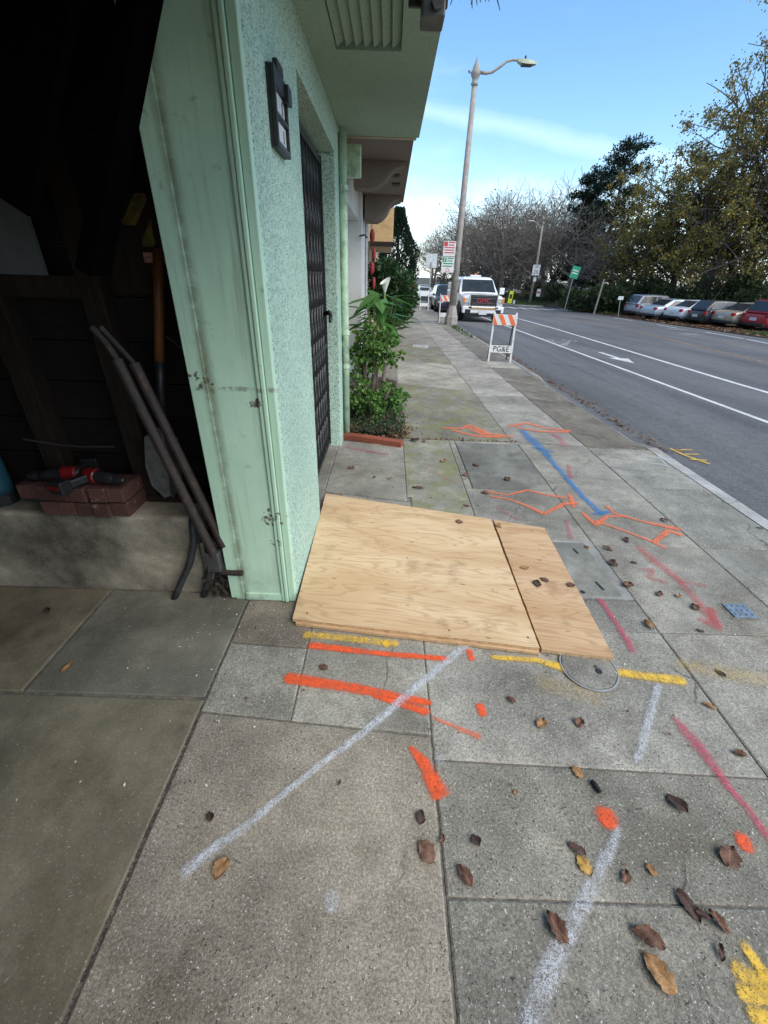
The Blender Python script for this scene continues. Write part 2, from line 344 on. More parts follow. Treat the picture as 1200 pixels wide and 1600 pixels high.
def wood(name, c1, c2, axis=(1, 1, 12), scale=6, rough=.75):
    t = NT(name); v = t.obj(); n = t.noise(t.map(v, axis), scale, 6, .6, .6); m = t.noise(v, 4, 4)
    c = t.mix(t.ramp(n, .32, .68), c1, c2); c = t.mix(t.ramp(m, .5, .75, 0, .5), c, sc(c1, .6)); t.bump(n, .25, .004); return t.fin(c, rough, 0, .3)
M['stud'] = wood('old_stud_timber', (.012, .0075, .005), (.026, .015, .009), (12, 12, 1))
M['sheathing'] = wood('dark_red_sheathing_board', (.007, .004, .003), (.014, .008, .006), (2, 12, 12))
M['handle'] = wood('varnished_shovel_handle', (.12, .042, .012), (.18, .07, .022), (12, 12, 1), 6, .45)
M['pale_wood'] = wood('pale_cut_timber', (.42, .34, .22), (.55, .46, .32), (12, 12, 1))
M['siding'] = wood('tan_siding_board', (.50, .33, .16), (.62, .43, .23), (12, 1, 12), 3)
M['grey_wood'] = wood('weathered_grey_pole', (.25, .21, .17), (.36, .31, .26), (12, 12, 1))

def plywood():
    t = NT('plywood_face'); v = t.obj(); oi = t.n('ShaderNodeObjectInfo')
    X = t.xyz(v)
    h = t.noise(t.map(v, (.85, 6.2, 1)), 1.0, 3, .5, .25)
    rings = t.math('SINE', t.math('MULTIPLY', h, 105)); fib = t.noise(t.map(v, (9, 190, 1)), 1, 4, .65); tone = t.noise(t.map(v, (.8, 3.4, 1)), 1.3, 3, .5)
    c = t.mix(t.ramp(tone, .35, .66), (.60, .41, .225), (.74, .56, .345)); 
    c = t.mix(t.ramp(tone, .56, .70, 0, .55), c, (.48, .28, .165))
    c = t.mix(t.ramp(rings, .1, 1.0, 0, .40), c, (.42, .235, .11)); c = t.mix(t.ramp(fib, .5, .8, 0, .4), c, (.40, .27, .14)); c = t.mix(t.ramp(fib, .5, .25, 0, .25), c, (.74, .58, .38))
    vv = t.n('ShaderNodeTexVoronoi'); t.l(t.map(v, (3.2, 13, 1), (.3, .7, 0)), vv.inputs['Vector']); vv.inputs['Scale'].default_value = 2.2
    sp_ = t.n('ShaderNodeSeparateColor'); t.l(vv.outputs['Color'], sp_.inputs[0])
    knot = t.math('MULTIPLY', t.ramp(sp_.outputs[0], .62, .64), t.ramp(vv.outputs['Distance'], .15, .06)); c = t.mix(t.math('MULTIPLY', knot, .8), c, (.09, .045, .02))
    d = t.noise(v, 5, 6, .7); c = t.mix(t.ramp(d, .54, .72, 0, .5), c, (.25, .16, .09))
    c = t.mix(1.0, c, oi.outputs['Color'], 'MULTIPLY')
    t.bump(t.math('ADD', fib, t.math('MULTIPLY', rings, .2)), .2, .003); return t.fin(c, .68, 0, .3)
M['ply'] = plywood()
def ply_edge():
    t = NT('plywood_edge'); X = t.xyz(t.P); s_ = t.math('SINE', t.math('MULTIPLY', X[2], 6.283/.0072)); n = t.noise(t.P, 60, 4)
    c = t.mix(t.ramp(s_, -.3, .3), (.40, .22, .10), (.66, .47, .27)); c = t.mix(t.ramp(n, .5, .7, 0, .6), c, (.22, .13, .07)); return t.fin(c, .8)
M['ply_edge'] = ply_edge()

def brickm(name, c, grime=.5):
    t = NT(name); oi = t.n('ShaderNodeObjectInfo'); n = t.noise(t.P, 20, 6, .7); f = t.noise(t.P, 130, 2)
    b = t.mix(oi.outputs['Random'], sc(c, .75), sc(c, 1.15)); b = t.mix(t.ramp(n, .5, .68, 0, grime), b, (.09, .07, .055)); b = t.mix(t.ramp(n, .42, .3, 0, .4), b, (.42, .36, .3))
    t.bump(t.math('ADD', n, f), .5, .006); return t.fin(b, .88, 0, .25)
M['brick'] = brickm('red_edging_brick', (.28, .085, .05), .35)
M['brick_old'] = brickm('old_dusty_brick', (.10, .045, .036), .7)
def rust():
    t = NT('dull_brown_painted_steel'); n = t.noise(t.P, 26, 6, .7); c = t.mix(t.ramp(n, .35, .65), (.028, .021, .018), (.048, .036, .03)); c = t.mix(t.ramp(n, .6, .7), c, (.16, .07, .035)); t.bump(n, .2, .003); return t.fin(c, .6, .1)
M['rust'] = rust()
M['steel'] = plain('worn_grey_steel', (.12, .12, .115), .5, .6, .3, 20)
M['galv'] = plain('galvanised_steel', (.42, .42, .41), .5, .5, .2, 14)
M['lamp_paint'] = plain('grey_pole_concrete_paint', (.33, .30, .27), .7, 0, .22, 6)
M['black_plastic'] = plain('black_plastic', (.018, .018, .02), .45, 0, .3, 30)
M['grey_pipe'] = plain('dark_grey_conduit', (.04, .042, .045), .5, 0, .3, 24)
M['orn_red'] = plain('red_ornament', (.30, .03, .03), .6)
M['red_plastic'] = plain('red_tool_plastic', (.17, .008, .011), .4, 0, .15, 30)
M['teal'] = plain('teal_bottle_plastic', (.02, .075, .10), .4)
M['board'] = plain('dusty_white_board', (.10, .105, .105), .8, 0, .2, 5)
M['paper'] = plain('yellowed_paper', (.17, .12, .03), .85, 0, .5, 14)
M['label'] = plain('faded_red_label', (.42, .2, .15), .8, 0, .5, 80)
M['white_paint'] = plain('white_sign_paint', (.72, .73, .72), .5, 0, .1, 8, grime=.15)
M['white_frame'] = plain('white_plastic_frame', (.70, .70, .68), .5, 0, .12, 12, grime=.25)
M['orange_refl'] = plain('orange_reflective_sheet', (.80, .16, .04), .45, 0, .15, 12)
M['ink'] = plain('black_ink', (.025, .025, .028), .6)
M['red_ink'] = plain('red_sign_ink', (.55, .05, .06), .6)
M['green_ink'] = plain('green_sign_ink', (.02, .28, .14), .6)
M['green_sign'] = plain('green_sign_sheet', (.03, .36, .20), .5)
M['grey_text'] = plain('grey_sign_ink', (.22, .25, .25), .6)
M['yellow_sign'] = plain('fluorescent_yellow_sheet', (.62, .70, .04), .5)
M['sign_back'] = plain('bare_aluminium_sign', (.62, .63, .62), .45, .3)
M['glass'] = plain('dark_car_glass', (.03, .038, .042), .08, 0, .15, 3, .6)
M['windscreen'] = plain('pale_windscreen_glass', (.03, .036, .04), .12, 0, .3, 2, .35)
M['tyre'] = plain('tyre_rubber', (.022, .022, .023), .85)
M['rim'] = plain('alloy_rim', (.35, .35, .36), .35, .7)
M['chrome'] = plain('chrome_trim', (.6, .6, .6), .2, .9)
M['tail'] = plain('red_tail_lamp', (.42, .015, .015), .25)
M['headl'] = plain('clear_head_lamp', (.55, .56, .55), .15, .2)
M['amber'] = plain('amber_lamp', (.75, .24, .03), .3)
M['plate'] = plain('number_plate', (.65, .66, .68), .5, 0, .2, 60)
def carp(name, c, metal=.2):
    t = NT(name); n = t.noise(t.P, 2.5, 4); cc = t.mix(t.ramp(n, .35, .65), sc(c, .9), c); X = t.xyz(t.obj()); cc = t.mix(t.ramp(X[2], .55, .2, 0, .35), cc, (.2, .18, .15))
    t.b.inputs['Coat Weight'].default_value = .6; t.b.inputs['Coat Roughness'].default_value = .08; return t.fin(cc, .38, metal, .5)
for k, c in dict(silver=(.50, .52, .54), bluegrey=(.52, .60, .65), white=(.82, .83, .84), black=(.025, .026, .03), gold=(.46, .39, .30), red=(.45, .015, .025), navy=(.02, .04, .09)).items():
    M['car_'+k] = carp(k+'_car_paint', c, .35 if k in ('silver', 'bluegrey', 'gold') else .05)

def leafm(name, ca, cb, cc=None, rough=.55, trans=.25):
    t = NT(name); r = t.geo.outputs['Random Per Island']; c = t.mix(r, ca, cb)
    if cc: c = t.mix(t.ramp(r, .80, .84), c, cc)
    n = t.noise(t.P, .9, 3); c = t.mix(t.ramp(n, .35, .68, .0, .35), c, sc(ca, .6))
    if trans:
        tr = t.n('ShaderNodeBsdfTranslucent'); t.set(tr.inputs[0], c); mx = t.n('ShaderNodeMixShader'); mx.inputs[0].default_value = trans
        t.l(t.b.outputs[0], mx.inputs[1]); t.l(tr.outputs[0], mx.inputs[2]); t.l(mx.outputs[0], t.o.inputs[0])
    return t.fin(c, rough, 0, .3)
M['leaf_yel'] = leafm('autumn_yellow_green_leaf', (.13, .125, .04), (.30, .25, .08), (.5, .33, .05))
M['leaf_dark'] = leafm('dark_conifer_needles', (.012, .028, .018), (.03, .055, .03))
M['leaf_hedge'] = leafm('dark_hedge_leaf', (.04, .06, .024), (.09, .12, .045), (.14, .14, .06))
M['leaf_far'] = leafm('olive_far_leaf', (.07, .075, .03), (.13, .12, .05), (.22, .16, .06))
M['leaf_ficus'] = leafm('glossy_ficus_leaf', (.02, .06, .02), (.05, .12, .035), (.09, .10, .05), .35)
M['leaf_jade'] = leafm('fleshy_jade_leaf', (.05, .13, .025), (.13, .26, .055), (.2, .3, .09), .35, .1)
M['leaf_calla'] = leafm('calla_leaf', (.05, .14, .03), (.10, .24, .06), None, .4)
M['leaf_cover'] = leafm('ground_cover_leaf', (.04, .08, .035), (.11, .17, .075), (.20, .12, .10))
M['grass'] = leafm('verge_grass', (.045, .09, .02), (.11, .17, .05), None, .7)
M['litter'] = leafm('fallen_leaf_litter', (.10, .05, .03), (.22, .12, .07), (.32, .2, .1), .85, 0)
M['twig'] = plain('bare_twig_bark', (.20, .17, .14), .9, 0, .35, 1.2)
M['bark'] = plain('dark_bark', (.07, .055, .045), .95, 0, .4, 6)
M['jade_stem'] = plain('grey_jade_stem', (.17, .13, .10), .8, 0, .3, 20)
M['flower'] = plain('white_calla_flower', (.8, .8, .72), .5)
M['calla_stalk'] = plain('pale_green_stalk', (.30, .38, .12), .5)
M['soil'] = plain('dark_soil', (.05, .037, .027), .95, 0, .5, 30)
def dryleaf(name, a, b):
    t = NT(name); oi = t.n('ShaderNodeObjectInfo'); n = t.noise(t.P, 90, 5, .7); c = t.mix(oi.outputs['Random'], a, b); c = t.mix(t.ramp(n, .45, .7, 0, .7), c, sc(a, .4))
    X = t.xyz(t.obj()); ay = t.math('ABSOLUTE', X[1]); vein = t.ramp(t.math('SINE', t.math('MULTIPLY', t.math('SUBTRACT', X[0], t.math('MULTIPLY', ay, 1.1)), 58)), .55, 1.0, 0, .55)
    rib = t.ramp(ay, .03, .012, 0, .7); c = t.mix(t.math('MAXIMUM', vein, rib), c, sc(b, 1.45)); c = t.mix(t.ramp(t.noise(t.obj(), 3.5, 5, .7), .5, .68, 0, .7), c, sc(a, .35))
    t.bump(t.math('ADD', n, t.math('MULTIPLY', vein, -.8)), .5, .003); return t.fin(c, .75, 0, .3)
M['dry_brown'] = dryleaf('dry_brown_leaf', (.13, .068, .045), (.20, .11, .075))
M['dry_tan'] = dryleaf('dry_tan_leaf', (.30, .165, .075), (.38, .22, .10))
M['dry_dark'] = dryleaf('rotting_dark_leaf', (.06, .038, .03), (.10, .06, .05))
M['dry_yellow'] = dryleaf('yellow_spotted_leaf', (.50, .30, .08), (.55, .34, .1))
# ------------------------------------------------------------------ the setting: ground, pavement, kerb, road
def sheet(name, x0, x1, ys, zf, mat, kind='structure', parent=None, nx=1):
    b = MB(); xs = [x0+(x1-x0)*i/nx for i in range(nx+1)]; n = nx+1
    P = [(x, y, zf(x, y)) for y in ys for x in xs]
    b.add(P, [(j*n+i, j*n+i+1, (j+1)*n+i+1, (j+1)*n+i) for j in range(len(ys)-1) for i in range(nx)])
    o = b.build(name, mat, parent)
    if kind: o['kind'] = kind
    return o
M['far_ground'] = plain('far_ground_soil', (.09, .085, .06), .95, 0, .4, .6)
sheet('ground', -900, 1200, [-300, -5, 60, 150, 400, 1800], lambda x, y: -.55 if y < 0 else -.55-S*min(y, 150), M['far_ground'])
LX, MX, AX_, BX, CX, KX = -.69, -.33, .21, 1.39, 2.10, 2.74
wb = MB()
for xa, xb, ya, yb in ((-8, CX+.06, -4, Y0), (-8, CX+.06, Y0, 90), (CX+.06, KX+.06, -4, 4.2), (CX+.06, KX+.06, 8.08, 90)):
    wb.quad((xa, ya, zg(ya)-.007), (xb, ya, zg(ya)-.007), (xb, yb, zg(yb)-.007), (xa, yb, zg(yb)-.007))
walk = wb.build('pavement', M['joint']); walk['kind'] = 'structure'
slab_id = 0
def slab(poly, tint=(1, 1, 1), mat='conc', zf=None, name='paving_slab', gap=.0022, parent=walk, dz=None, bev=.0055):
    global slab_id; slab_id += 1
    zf = zf or (lambda x, y: zg(y)); dz = rnd.uniform(-.0012, .0012) if dz is None else dz
    c = Vector((sum(p[0] for p in poly)/len(poly), sum(p[1] for p in poly)/len(poly))); n = len(poly)
    def inset(d):
        R_ = []
        for i in range(n):
            a, b, e = Vector(poly[i-1]), Vector(poly[i]), Vector(poly[(i+1) % n])
            n1 = Vector((-(b-a).y, (b-a).x)).normalized(); n2_ = Vector((-(e-b).y, (e-b).x)).normalized()
            m_ = (n1+n2_); m_ = m_/max(.3, m_.length_squared)*2 if m_.length > 0 else n1
            R_.append(b+m_*d)
        return R_
    lo, mi, hi = inset(gap), inset(gap), inset(gap+bev)
    V_ = [(p.x, p.y, zf(p.x, p.y)-.0068) for p in lo]+[(p.x, p.y, zf(p.x, p.y)+dz-bev*.6) for p in mi]+[(p.x, p.y, zf(p.x, p.y)+dz) for p in hi]
    F_ = [tuple(2*n+i for i in range(n))]
    for k in (0, 1): F_ += [(k*n+i, k*n+(i+1) % n, (k+1)*n+(i+1) % n, (k+1)*n+i) for i in range(n)]
    o = MB().add(V_, F_).build(name, M[mat], parent); v = rnd.uniform(.93, 1.07); o.color = (tint[0]*v, tint[1]*v, tint[2]*v, 1)
    return o
def sl(x0, x1, y0, y1, tint=(1, 1, 1), mat='conc', sk0=0, sk1=0, **k):        # y edges may run slightly askew
    return slab([(x0, y0), (x1, y0+sk0), (x1, y1+sk1), (x0, y1)], tint, mat, **k)
DK, LT, BR, GR = (.82, .82, .80), (1.14, 1.15, 1.14), (.98, .93, .86), (.86, .88, .78)
# garage floor, left of the property line
sl(-6, LX, -4, 1.075, (.80, .74, .59), 'conc_smooth', gap=.006)
sl(-1.43, LX, 1.075, 1.71, (.74, .74, .68), 'conc_smooth', gap=.006)
sl(-2.3, -1.43, 1.075, 1.71, (.74, .66, .51), 'conc_smooth', gap=.006)
sl(-6, -2.3, 1.075, 1.71, (.78, .75, .7), 'conc_smooth', gap=.006)
# between the property line and line A
sl(LX, AX_, -4, 1.02, (.95, .90, .82), 'conc', 0, -.07, gap=.006)
sl(LX, MX, 1.02, 1.37, (.95, .97, .95), 'conc', -.03, -.02)
sl(LX, MX, 1.37, 1.70, (.72, .66, .60), 'conc', -.02, -.04)
sl(MX, AX_, .99, 2.9, (1.16, 1.17, 1.14), 'conc', -.04, -.1)
sl(-.47, AX_-.03, 2.94, 3.66, (.90, .92, .88), 'conc', -.12, -.09)
sl(-.47, AX_-.03, 3.66, 4.08, (1.08, 1.08, 1.08), 'conc', -.09, -.06)
sl(-1.3, -.47, 2.6, 3.7, (.85, .85, .83)); sl(-1.3, -.47, 3.7, 4.2, (.85, .85, .83))
# A to B
sl(AX_, BX, -4, .48, (.82, .82, .79)); sl(AX_, BX, .48, .86, (.84, .84, .81), 'conc', 0, -.03)
sl(AX_, BX, .86, 1.54, (1.12, 1.13, 1.12), 'conc', -.03, -.02)
XA2 = .665
sl(AX_, XA2, 1.54, 2.9, (1, 1.02, 1), 'conc_moss'); sl(XA2, .93, 1.52, 2.33, (1, 1, 1)); sl(.93, BX, 1.52, 1.75, (.98, 1, 1.02))
sl(AX_-.03, XA2, 2.9, 4.22, (.97, 1.0, .92), 'conc_moss', -.05, 0)
sl(XA2, BX, 2.33, 3.08, (.98, 1, 1.0), 'conc', 0, .0)
sl(XA2, .725, 3.08, 4.22, (.9, .92, .88))
cov = sl(.728, BX-.002, 3.083, 4.158, (.72, .75, .75), 'conc_smooth', gap=.004, parent=None, name='vault_cover'); tag(cov, 'dark grey concrete vault cover with damp patches below the orange arrow', 'cover')
sl(.725, BX, 4.16, 4.22, (.9, .92, .88))
# B to C
for a, b_, tn in ((-4, .1, 1.0), (.1, .80, 1.02), (.80, 1.52, 1.0), (1.52, 2.30, .97), (2.30, 3.22, 1.04), (3.22, 4.18, 1.06)):
    sl(BX, CX, a, b_, (tn, tn, tn*.99), 'conc')
for a, b_, tn in ((-4, .62, .9), (.62, 1.50, .95), (1.50, 2.30, .96), (2.30, 3.20, 1.0), (3.20, 4.12, 1.02)):
    sl(CX, KX, a, b_, (tn*.97, tn, tn*1.02), 'conc')
# beyond the cross joint the pavement falls gently
ZS = lambda x, y: -S*(y-Y0)
rows = [(4.24, 6.75, .80), (6.75, 9.2, 1.26), (9.2, 11.6, .82), (11.6, 14.8, .9), (14.8, 18.5, 1.0), (18.5, 23, .9), (23, 29, 1.0), (29, 38, .95), (38, 60, .95), (60, 88, .95)]
for ri, (a, b_, tn) in enumerate(rows):
    sk = -.45 if b_ < 14 else 0
    sl(.17, 1.34, a+(.0 if a < 5 else .3), b_+.3, (tn, tn, tn*.95), 'conc_moss' if ri in (0, 2) else 'conc', 0 if a < 5 else sk, sk, zf=ZS)
for a, b_, tn in ((4.2, 6.4, 1.1), (6.4, 8.7, 1.16), (8.7, 11.2, 1.12), (11.2, 14, 1.18), (14, 18, 1.1), (18, 23, 1.12), (23, 30, 1.1), (30, 44, 1.1), (44, 88, 1.1)):
    sl(1.34, CX, a, b_, (tn, tn, tn), 'conc', zf=ZS)
for a, b_, tn in ((7.2, 9.9, .85), (9.9, 13, .9), (13, 20, .95), (20, 40, .9), (40, 88, .9)):
    sl(-.5, .17, a, b_, (tn, tn, tn*.94), 'conc', zf=ZS)
# crossing ramp to the dropped kerb, then slabs again
def zramp(x, y): return zg(y)-max(0, min(1, (x-CX-.02)/(KX-CX)))*.075*max(0, min(1, (y-4.18)/.4, (8.1-y)/.5))
for a, b_, tn in ((4.18, 4.58, .62), (4.58, 6.3, .58), (6.3, 7.6, .62), (7.6, 8.1, .66)): sl(CX, KX+.1, a, b_, (tn, tn*.94, tn*.85), 'conc', zf=zramp, dz=0)
for a, b_, tn in ((8.1, 8.9, .82), (8.9, 9.75, 1.3), (9.75, 12.2, .74), (12.2, 15, .8), (15, 18.4, .85), (18.4, 24, .95), (24, 33, .9), (33, 50, .9), (50, 88, .9)):
    sl(CX, KX, a, b_, (tn, tn, tn*.97), 'conc', zf=ZS)
kerb = sheet('kerb', KX+.012, KX+.15, [-4, Y0, 90], lambda x, y: zg(y)-.2, M['kerb'])
def kseg(y0, y1, drop0=0, drop1=0, tint=1.0):
    b = MB(); x0, x1 = KX+.006, KX+.14; z0, z1 = -S*max(0, y0-Y0)-drop0, -S*max(0, y1-Y0)-drop1
    e = .02; y0 += .004; y1 -= .004
    P = []
    for y, z in ((y0, z0), (y1, z1)): P += [(x0, y, z-.28), (x0, y, z), (x1-e, y, z), (x1, y, z-e), (x1+.01, y, z-.28)]
    b.add(P, [(0, 1, 6, 5), (1, 2, 7, 6), (2, 3, 8, 7), (3, 4, 9, 8), (4, 3, 2, 1, 0), (5, 6, 7, 8, 9)])
    o = b.build('kerb_stone', M['kerb'], kerb); o.color = (tint, tint, tint, 1)
ks = [(-4, -1), (-1, .8), (.8, 2.5), (2.5, 4.12)]
for a, b_ in ks: kseg(a, b_, tint=1.5)
kseg(4.12, 4.19, 0, 0, 1.2); kseg(4.19, 4.58, 0, .078, .9); kseg(4.58, 6.4, .078, .078, .75); kseg(6.4, 7.6, .078, .078, .75); kseg(7.6, 8.1, .078, 0, .9); kseg(8.1, 8.6, 0, 0, 1.0)
y = 8.6
while y < 60: kseg(y, y+3.2, tint=rnd.uniform(.85, 1.1)); y += 3.2
road = sheet('road', KX+.14, 19.6, [-12, 8, 30, 60, 150], zr, M['asphalt'])

def strip(name, pts, wd, mat, z=.004, parent=road, zf=zr):
    b = MB(); P = []; pts = [Vector(p[:2]) for p in pts]
    for i, p in enumerate(pts):
        d = (pts[min(i+1, len(pts)-1)]-pts[max(0, i-1)]).normalized(); n_ = Vector((-d.y, d.x))
        for s_ in (-1, 1): q = p+n_*s_*wd/2; P.append((q.x, q.y, zf(q.x, q.y)+z))
    b.add(P, [(2*i, 2*i+1, 2*i+3, 2*i+2) for i in range(len(pts)-1)])
    return b.build(name, M[mat], parent)
strip('parking_lane_line', [(5.38, -2), (5.45, 12), (5.6, 30), (5.7, 80)], .10, 'line_white')
strip('bike_lane_line', [(7.1, 0), (7.2, 9), (7.75, 21), (7.9, 40), (8.0, 90)], .13, 'line_white')
strip('centre_line', [(10.3, 4), (10.75, 12.5), (11.75, 21.3), (12.2, 34), (12.3, 90)], .12, 'line_yellow')
strip('median_line', [(12.6, 8), (13.3, 15.6), (14.6, 30), (15.0, 60)], .10, 'line_yellow')
for a, b_ in (((15.6, 18), (16.2, 20.5)), ((16.3, 20.8), (16.6, 24)), ((16.4, 26), (16.6, 28.5)), ((16.9, 32), (17, 35))): strip('lane_dash', [a, b_], .13, 'line_white')
for a, b_ in (((14.2, 22.0), (15.0, 22.0)), ((15.3, 25.2), (16.3, 25.0))): strip('worn_arrow_stroke', [a, b_], .5, 'line_faint')
for i in range(9):
    x0 = 8.6+i*1.1; strip('crosswalk_bar', [(x0, 43.8), (x0+.05, 47.2)], .55, 'line_white')
strip('stop_line', [(5.7, 21.6), (7.5, 22.6)], .16, 'line_yellow')
# arrow and cyclist painted in the bike lane
def flat(name, polys, mat, org, yaw, sx, sy, parent=road, z=.005):
    b = MB(); c_, s_ = math.cos(yaw), math.sin(yaw)
    for pl in polys:
        P = []
        for u_, v_ in pl:
            x, y_ = u_*sx, v_*sy; X_, Y_ = org[0]+x*c_-y_*s_, org[1]+x*s_+y_*c_; P.append((X_, Y_, zr(X_, Y_)+z))
        b.add(P, [tuple(range(len(P)))])
    return b.build(name, M[mat], parent)
flat('lane_arrow', [[(-.12, -1), (.12, -1), (.12, .15), (-.12, .15)], [(-.5, .151), (.5, .151), (0, 1)]], 'line_white', (6.22, 12.1), math.pi, .55, 1.0)
def ring(cx, cy, r, t_, n_=16): return [[(cx+q*math.cos(a), cy+q*math.sin(a)*1.0) for q, a in ((r, 6.283*i/n_), (r, 6.283*(i+1)/n_), (r-t_, 6.283*(i+1)/n_), (r-t_, 6.283*i/n_))] for i in range(n_)]
flat('cyclist_symbol', ring(-.55, -.35, .34, .1)+ring(.55, -.35, .34, .1)+[[(-.6, -.3), (-.5, -.38), (-.05, .25), (-.15, .3)], [(-.1, .2), (.5, .2), (.5, .3), (-.1, .3)], [(.35, .3), (.45, .3), (.6, -.3), (.5, -.35)], [(-.2, .35), (.05, .35), (.4, .75), (.2, .8)]]+ring(.42, .95, .16, .159), 'line_faint', (6.05, 15.7), math.pi, .75, 1.1)
# low grass verge and leafy parking edge across the road
def zv(x, y):
    k = max(0, min(1, (y-38)/14)); m_ = max(0, min(1, (x-18.6)/1.2)); base = zr(min(x, 24), y)+.02+.03*math.sin(x*3.1)*math.cos(y*2.3)
    return base + (.13+.75*k)*m_*(k if y > 38 else .0) + (.0 if y > 38 else 0)
M['verge_soil'] = plain('verge_soil', (.10, .075, .05), .95, 0, .5, 4)
sheet('verge', 18.0, 70, [8+3*i for i in range(40)], zv, M['verge_soil'], nx=24)
isl = MB(); isl.lathe([(2.6, -.3), (2.6, .12), (2.3, .18), (.1, .22)], 20); io = isl.build('traffic_island', M['kerb']); io['kind'] = 'structure'; io.location = (15.3, 54.5, zr(15.3, 54.5)); io.scale = (.9, 1.6, 1)

def blades(name, n, area, zf, h, mat, seed):
    q = random.Random(seed); b = MB()
    for _ in range(n):
        x, y_ = area(q); z = zf(x, y_); a = q.uniform(0, 6.28); w_ = h*q.uniform(.25, .5); hh = h*q.uniform(.5, 1.2); dx, dy = math.cos(a)*w_, math.sin(a)*w_; lx, ly = q.uniform(-.5, .5)*hh, q.uniform(-.5, .5)*hh
        b.add([(x-dx/2, y_-dy/2, z-.01), (x+dx/2, y_+dy/2, z-.01), (x+lx, y_+ly, z+hh)], [(0, 1, 2)])
    return b.build(name, mat, fix=False)
tag(blades('grass', 9000, lambda q: (18.6+abs(q.gauss(0, 3.2)), q.uniform(40, 95)), zv, .28, M['grass'], 1), 'green grass on the verge beneath the speed limit pole', 'grass', kind='stuff')
tag(blades('grass', 1500, lambda q: (15.3+q.uniform(-2, 2), 54.5+q.uniform(-3.2, 3.2)), lambda x, y: zr(x, y)+.17, .25, M['grass'], 2), 'green grass on the small traffic island by the yellow sign', 'grass', kind='stuff')
tag(blades('grass', 1400, lambda q: (20.5+q.uniform(-1.8, 6), 23.4+q.uniform(-3, 1.2)), zv, .18, M['grass'], 3), 'green grass tuft beside the red parked car at the right edge', 'grass', kind='stuff')
tag(blades('grass', 160, lambda q: (KX-.12+q.uniform(-.14, .14), q.choice((q.uniform(14.2, 17.2), q.uniform(17.2, 18.8)))), lambda x, y: zg(y), .10, M['grass'], 4), 'weeds and grass growing along the kerb by the lamp post', 'grass', kind='stuff')
def litter(name, n, area, zf, s0, mat, seed):
    q = random.Random(seed); b = MB()
    for _ in range(n):
        x, y_ = area(q); s_ = s0*q.uniform(.5, 1.3); a = q.uniform(0, 6.28); c_, n_ = math.cos(a)*s_, math.sin(a)*s_; z = zf(x, y_)+.008
        b.add([(x-c_, y_-n_, z), (x+n_*.5, y_-c_*.5, z+s_*q.uniform(0, .6)), (x+c_, y_+n_, z+s_*q.uniform(0, .4)), (x-n_*.5, y_+c_*.5, z+s_*q.uniform(0, .6))], [(0, 1, 2, 3)])
    return b.build(name, mat, fix=False)
tag(litter('leaf_litter', 9000, lambda q: (18.2+abs(q.gauss(0, 1.6)), q.uniform(14, 46)), zv, .10, M['litter'], 5), 'brown fallen leaves under the row of parked cars', 'leaves', kind='stuff')
tag(litter('leaf_litter', 800, lambda q: (KX+.28+abs(q.gauss(0, .09)), q.uniform(4.3, 16)), zr, .026, M['litter'], 6), 'brown leaves gathered in the gutter along the kerb', 'leaves', kind='stuff')
tag(litter('leaf_crumbs', 420, lambda q: (q.uniform(-.6, 2.7), q.triangular(.3, 12, 3.5)), lambda x, y: zg(y), .009, M["litter"], 8), 'tiny scraps of leaf scattered over the pavement', 'debris', kind='stuff')
M['crumb'] = plain('white_paint_crumb', (.6, .6, .57), .9)
tag(litter('paint_crumbs', 200, lambda q: (q.choice((q.gauss(-.75, .3), q.uniform(-.6, 2.2))), q.choice((q.gauss(1.4, .3), q.uniform(.3, 6)))), lambda x, y: zg(y), .006, M["crumb"], 9), 'tiny white crumbs scattered over the pavement', 'debris', kind='stuff')
M['joint_grit'] = plain('joint_grit', (.09, .08, .07), .95, 0, .6, 200)
tag(litter('joint_grit', 1500, lambda q: (LX+max(-.007, min(.007, q.gauss(0, .004))), q.uniform(.1, 1.65)), lambda x, y: zg(y)-.016, .006, M['joint_grit'], 10), 'grit and dirt packed in the long joint by the garage floor', 'grit', kind='stuff')

# ------------------------------------------------------------------ mint green house with its garage
XW = -.44                                                     # street face of the stucco wall
house = empty('green_house', (-3, 2.9, 0), 0, 'mint green stucco house with open garage and overhanging upper floor', 'house')
def part(b, name, mat, parent=None, **k):
    o = b.build(name, mat, parent or house, **k)
    pr = parent or house
    off = Vector((0, 0, 0)); q = pr
    while q: off += q.location; q = q.parent
    o.location = -off if not k.get('loc') else o.location
    return o
YJ = 1.66
GY0, GY1, GZ = 2.52, 3.95, 2.27                               # doorway with the iron gate
b = MB(); b.bb((XW-.16, YJ+.022, -.03), (XW, GY0, 2.47)); part(b, 'wall', M['stucco'], bevel=.012)
b = MB(); b.bb((XW-.16, GY1, -.03), (XW, 4.16, 2.47)); part(b, 'wall', M['stucco'], bevel=.012)
b = MB(); b.bb((XW-.158, GY0, GZ), (XW-.002, GY1, 2.47)); part(b, 'lintel', M['stucco'])
b = MB(); b.bb((-1.3, GY0-.02, -.03), (-.602, GY0, 2.4)); b.bb((-1.3, GY1, -.03), (-.602, GY1+.02, 2.4)); b.bb((-1.32, GY0-.1, -.03), (-1.3, GY1+.1, 2.4)); b.bb((-1.3, GY0, 2.38), (-.602, GY1, 2.4)); part(b, 'vestibule', M['stucco_soffit'])
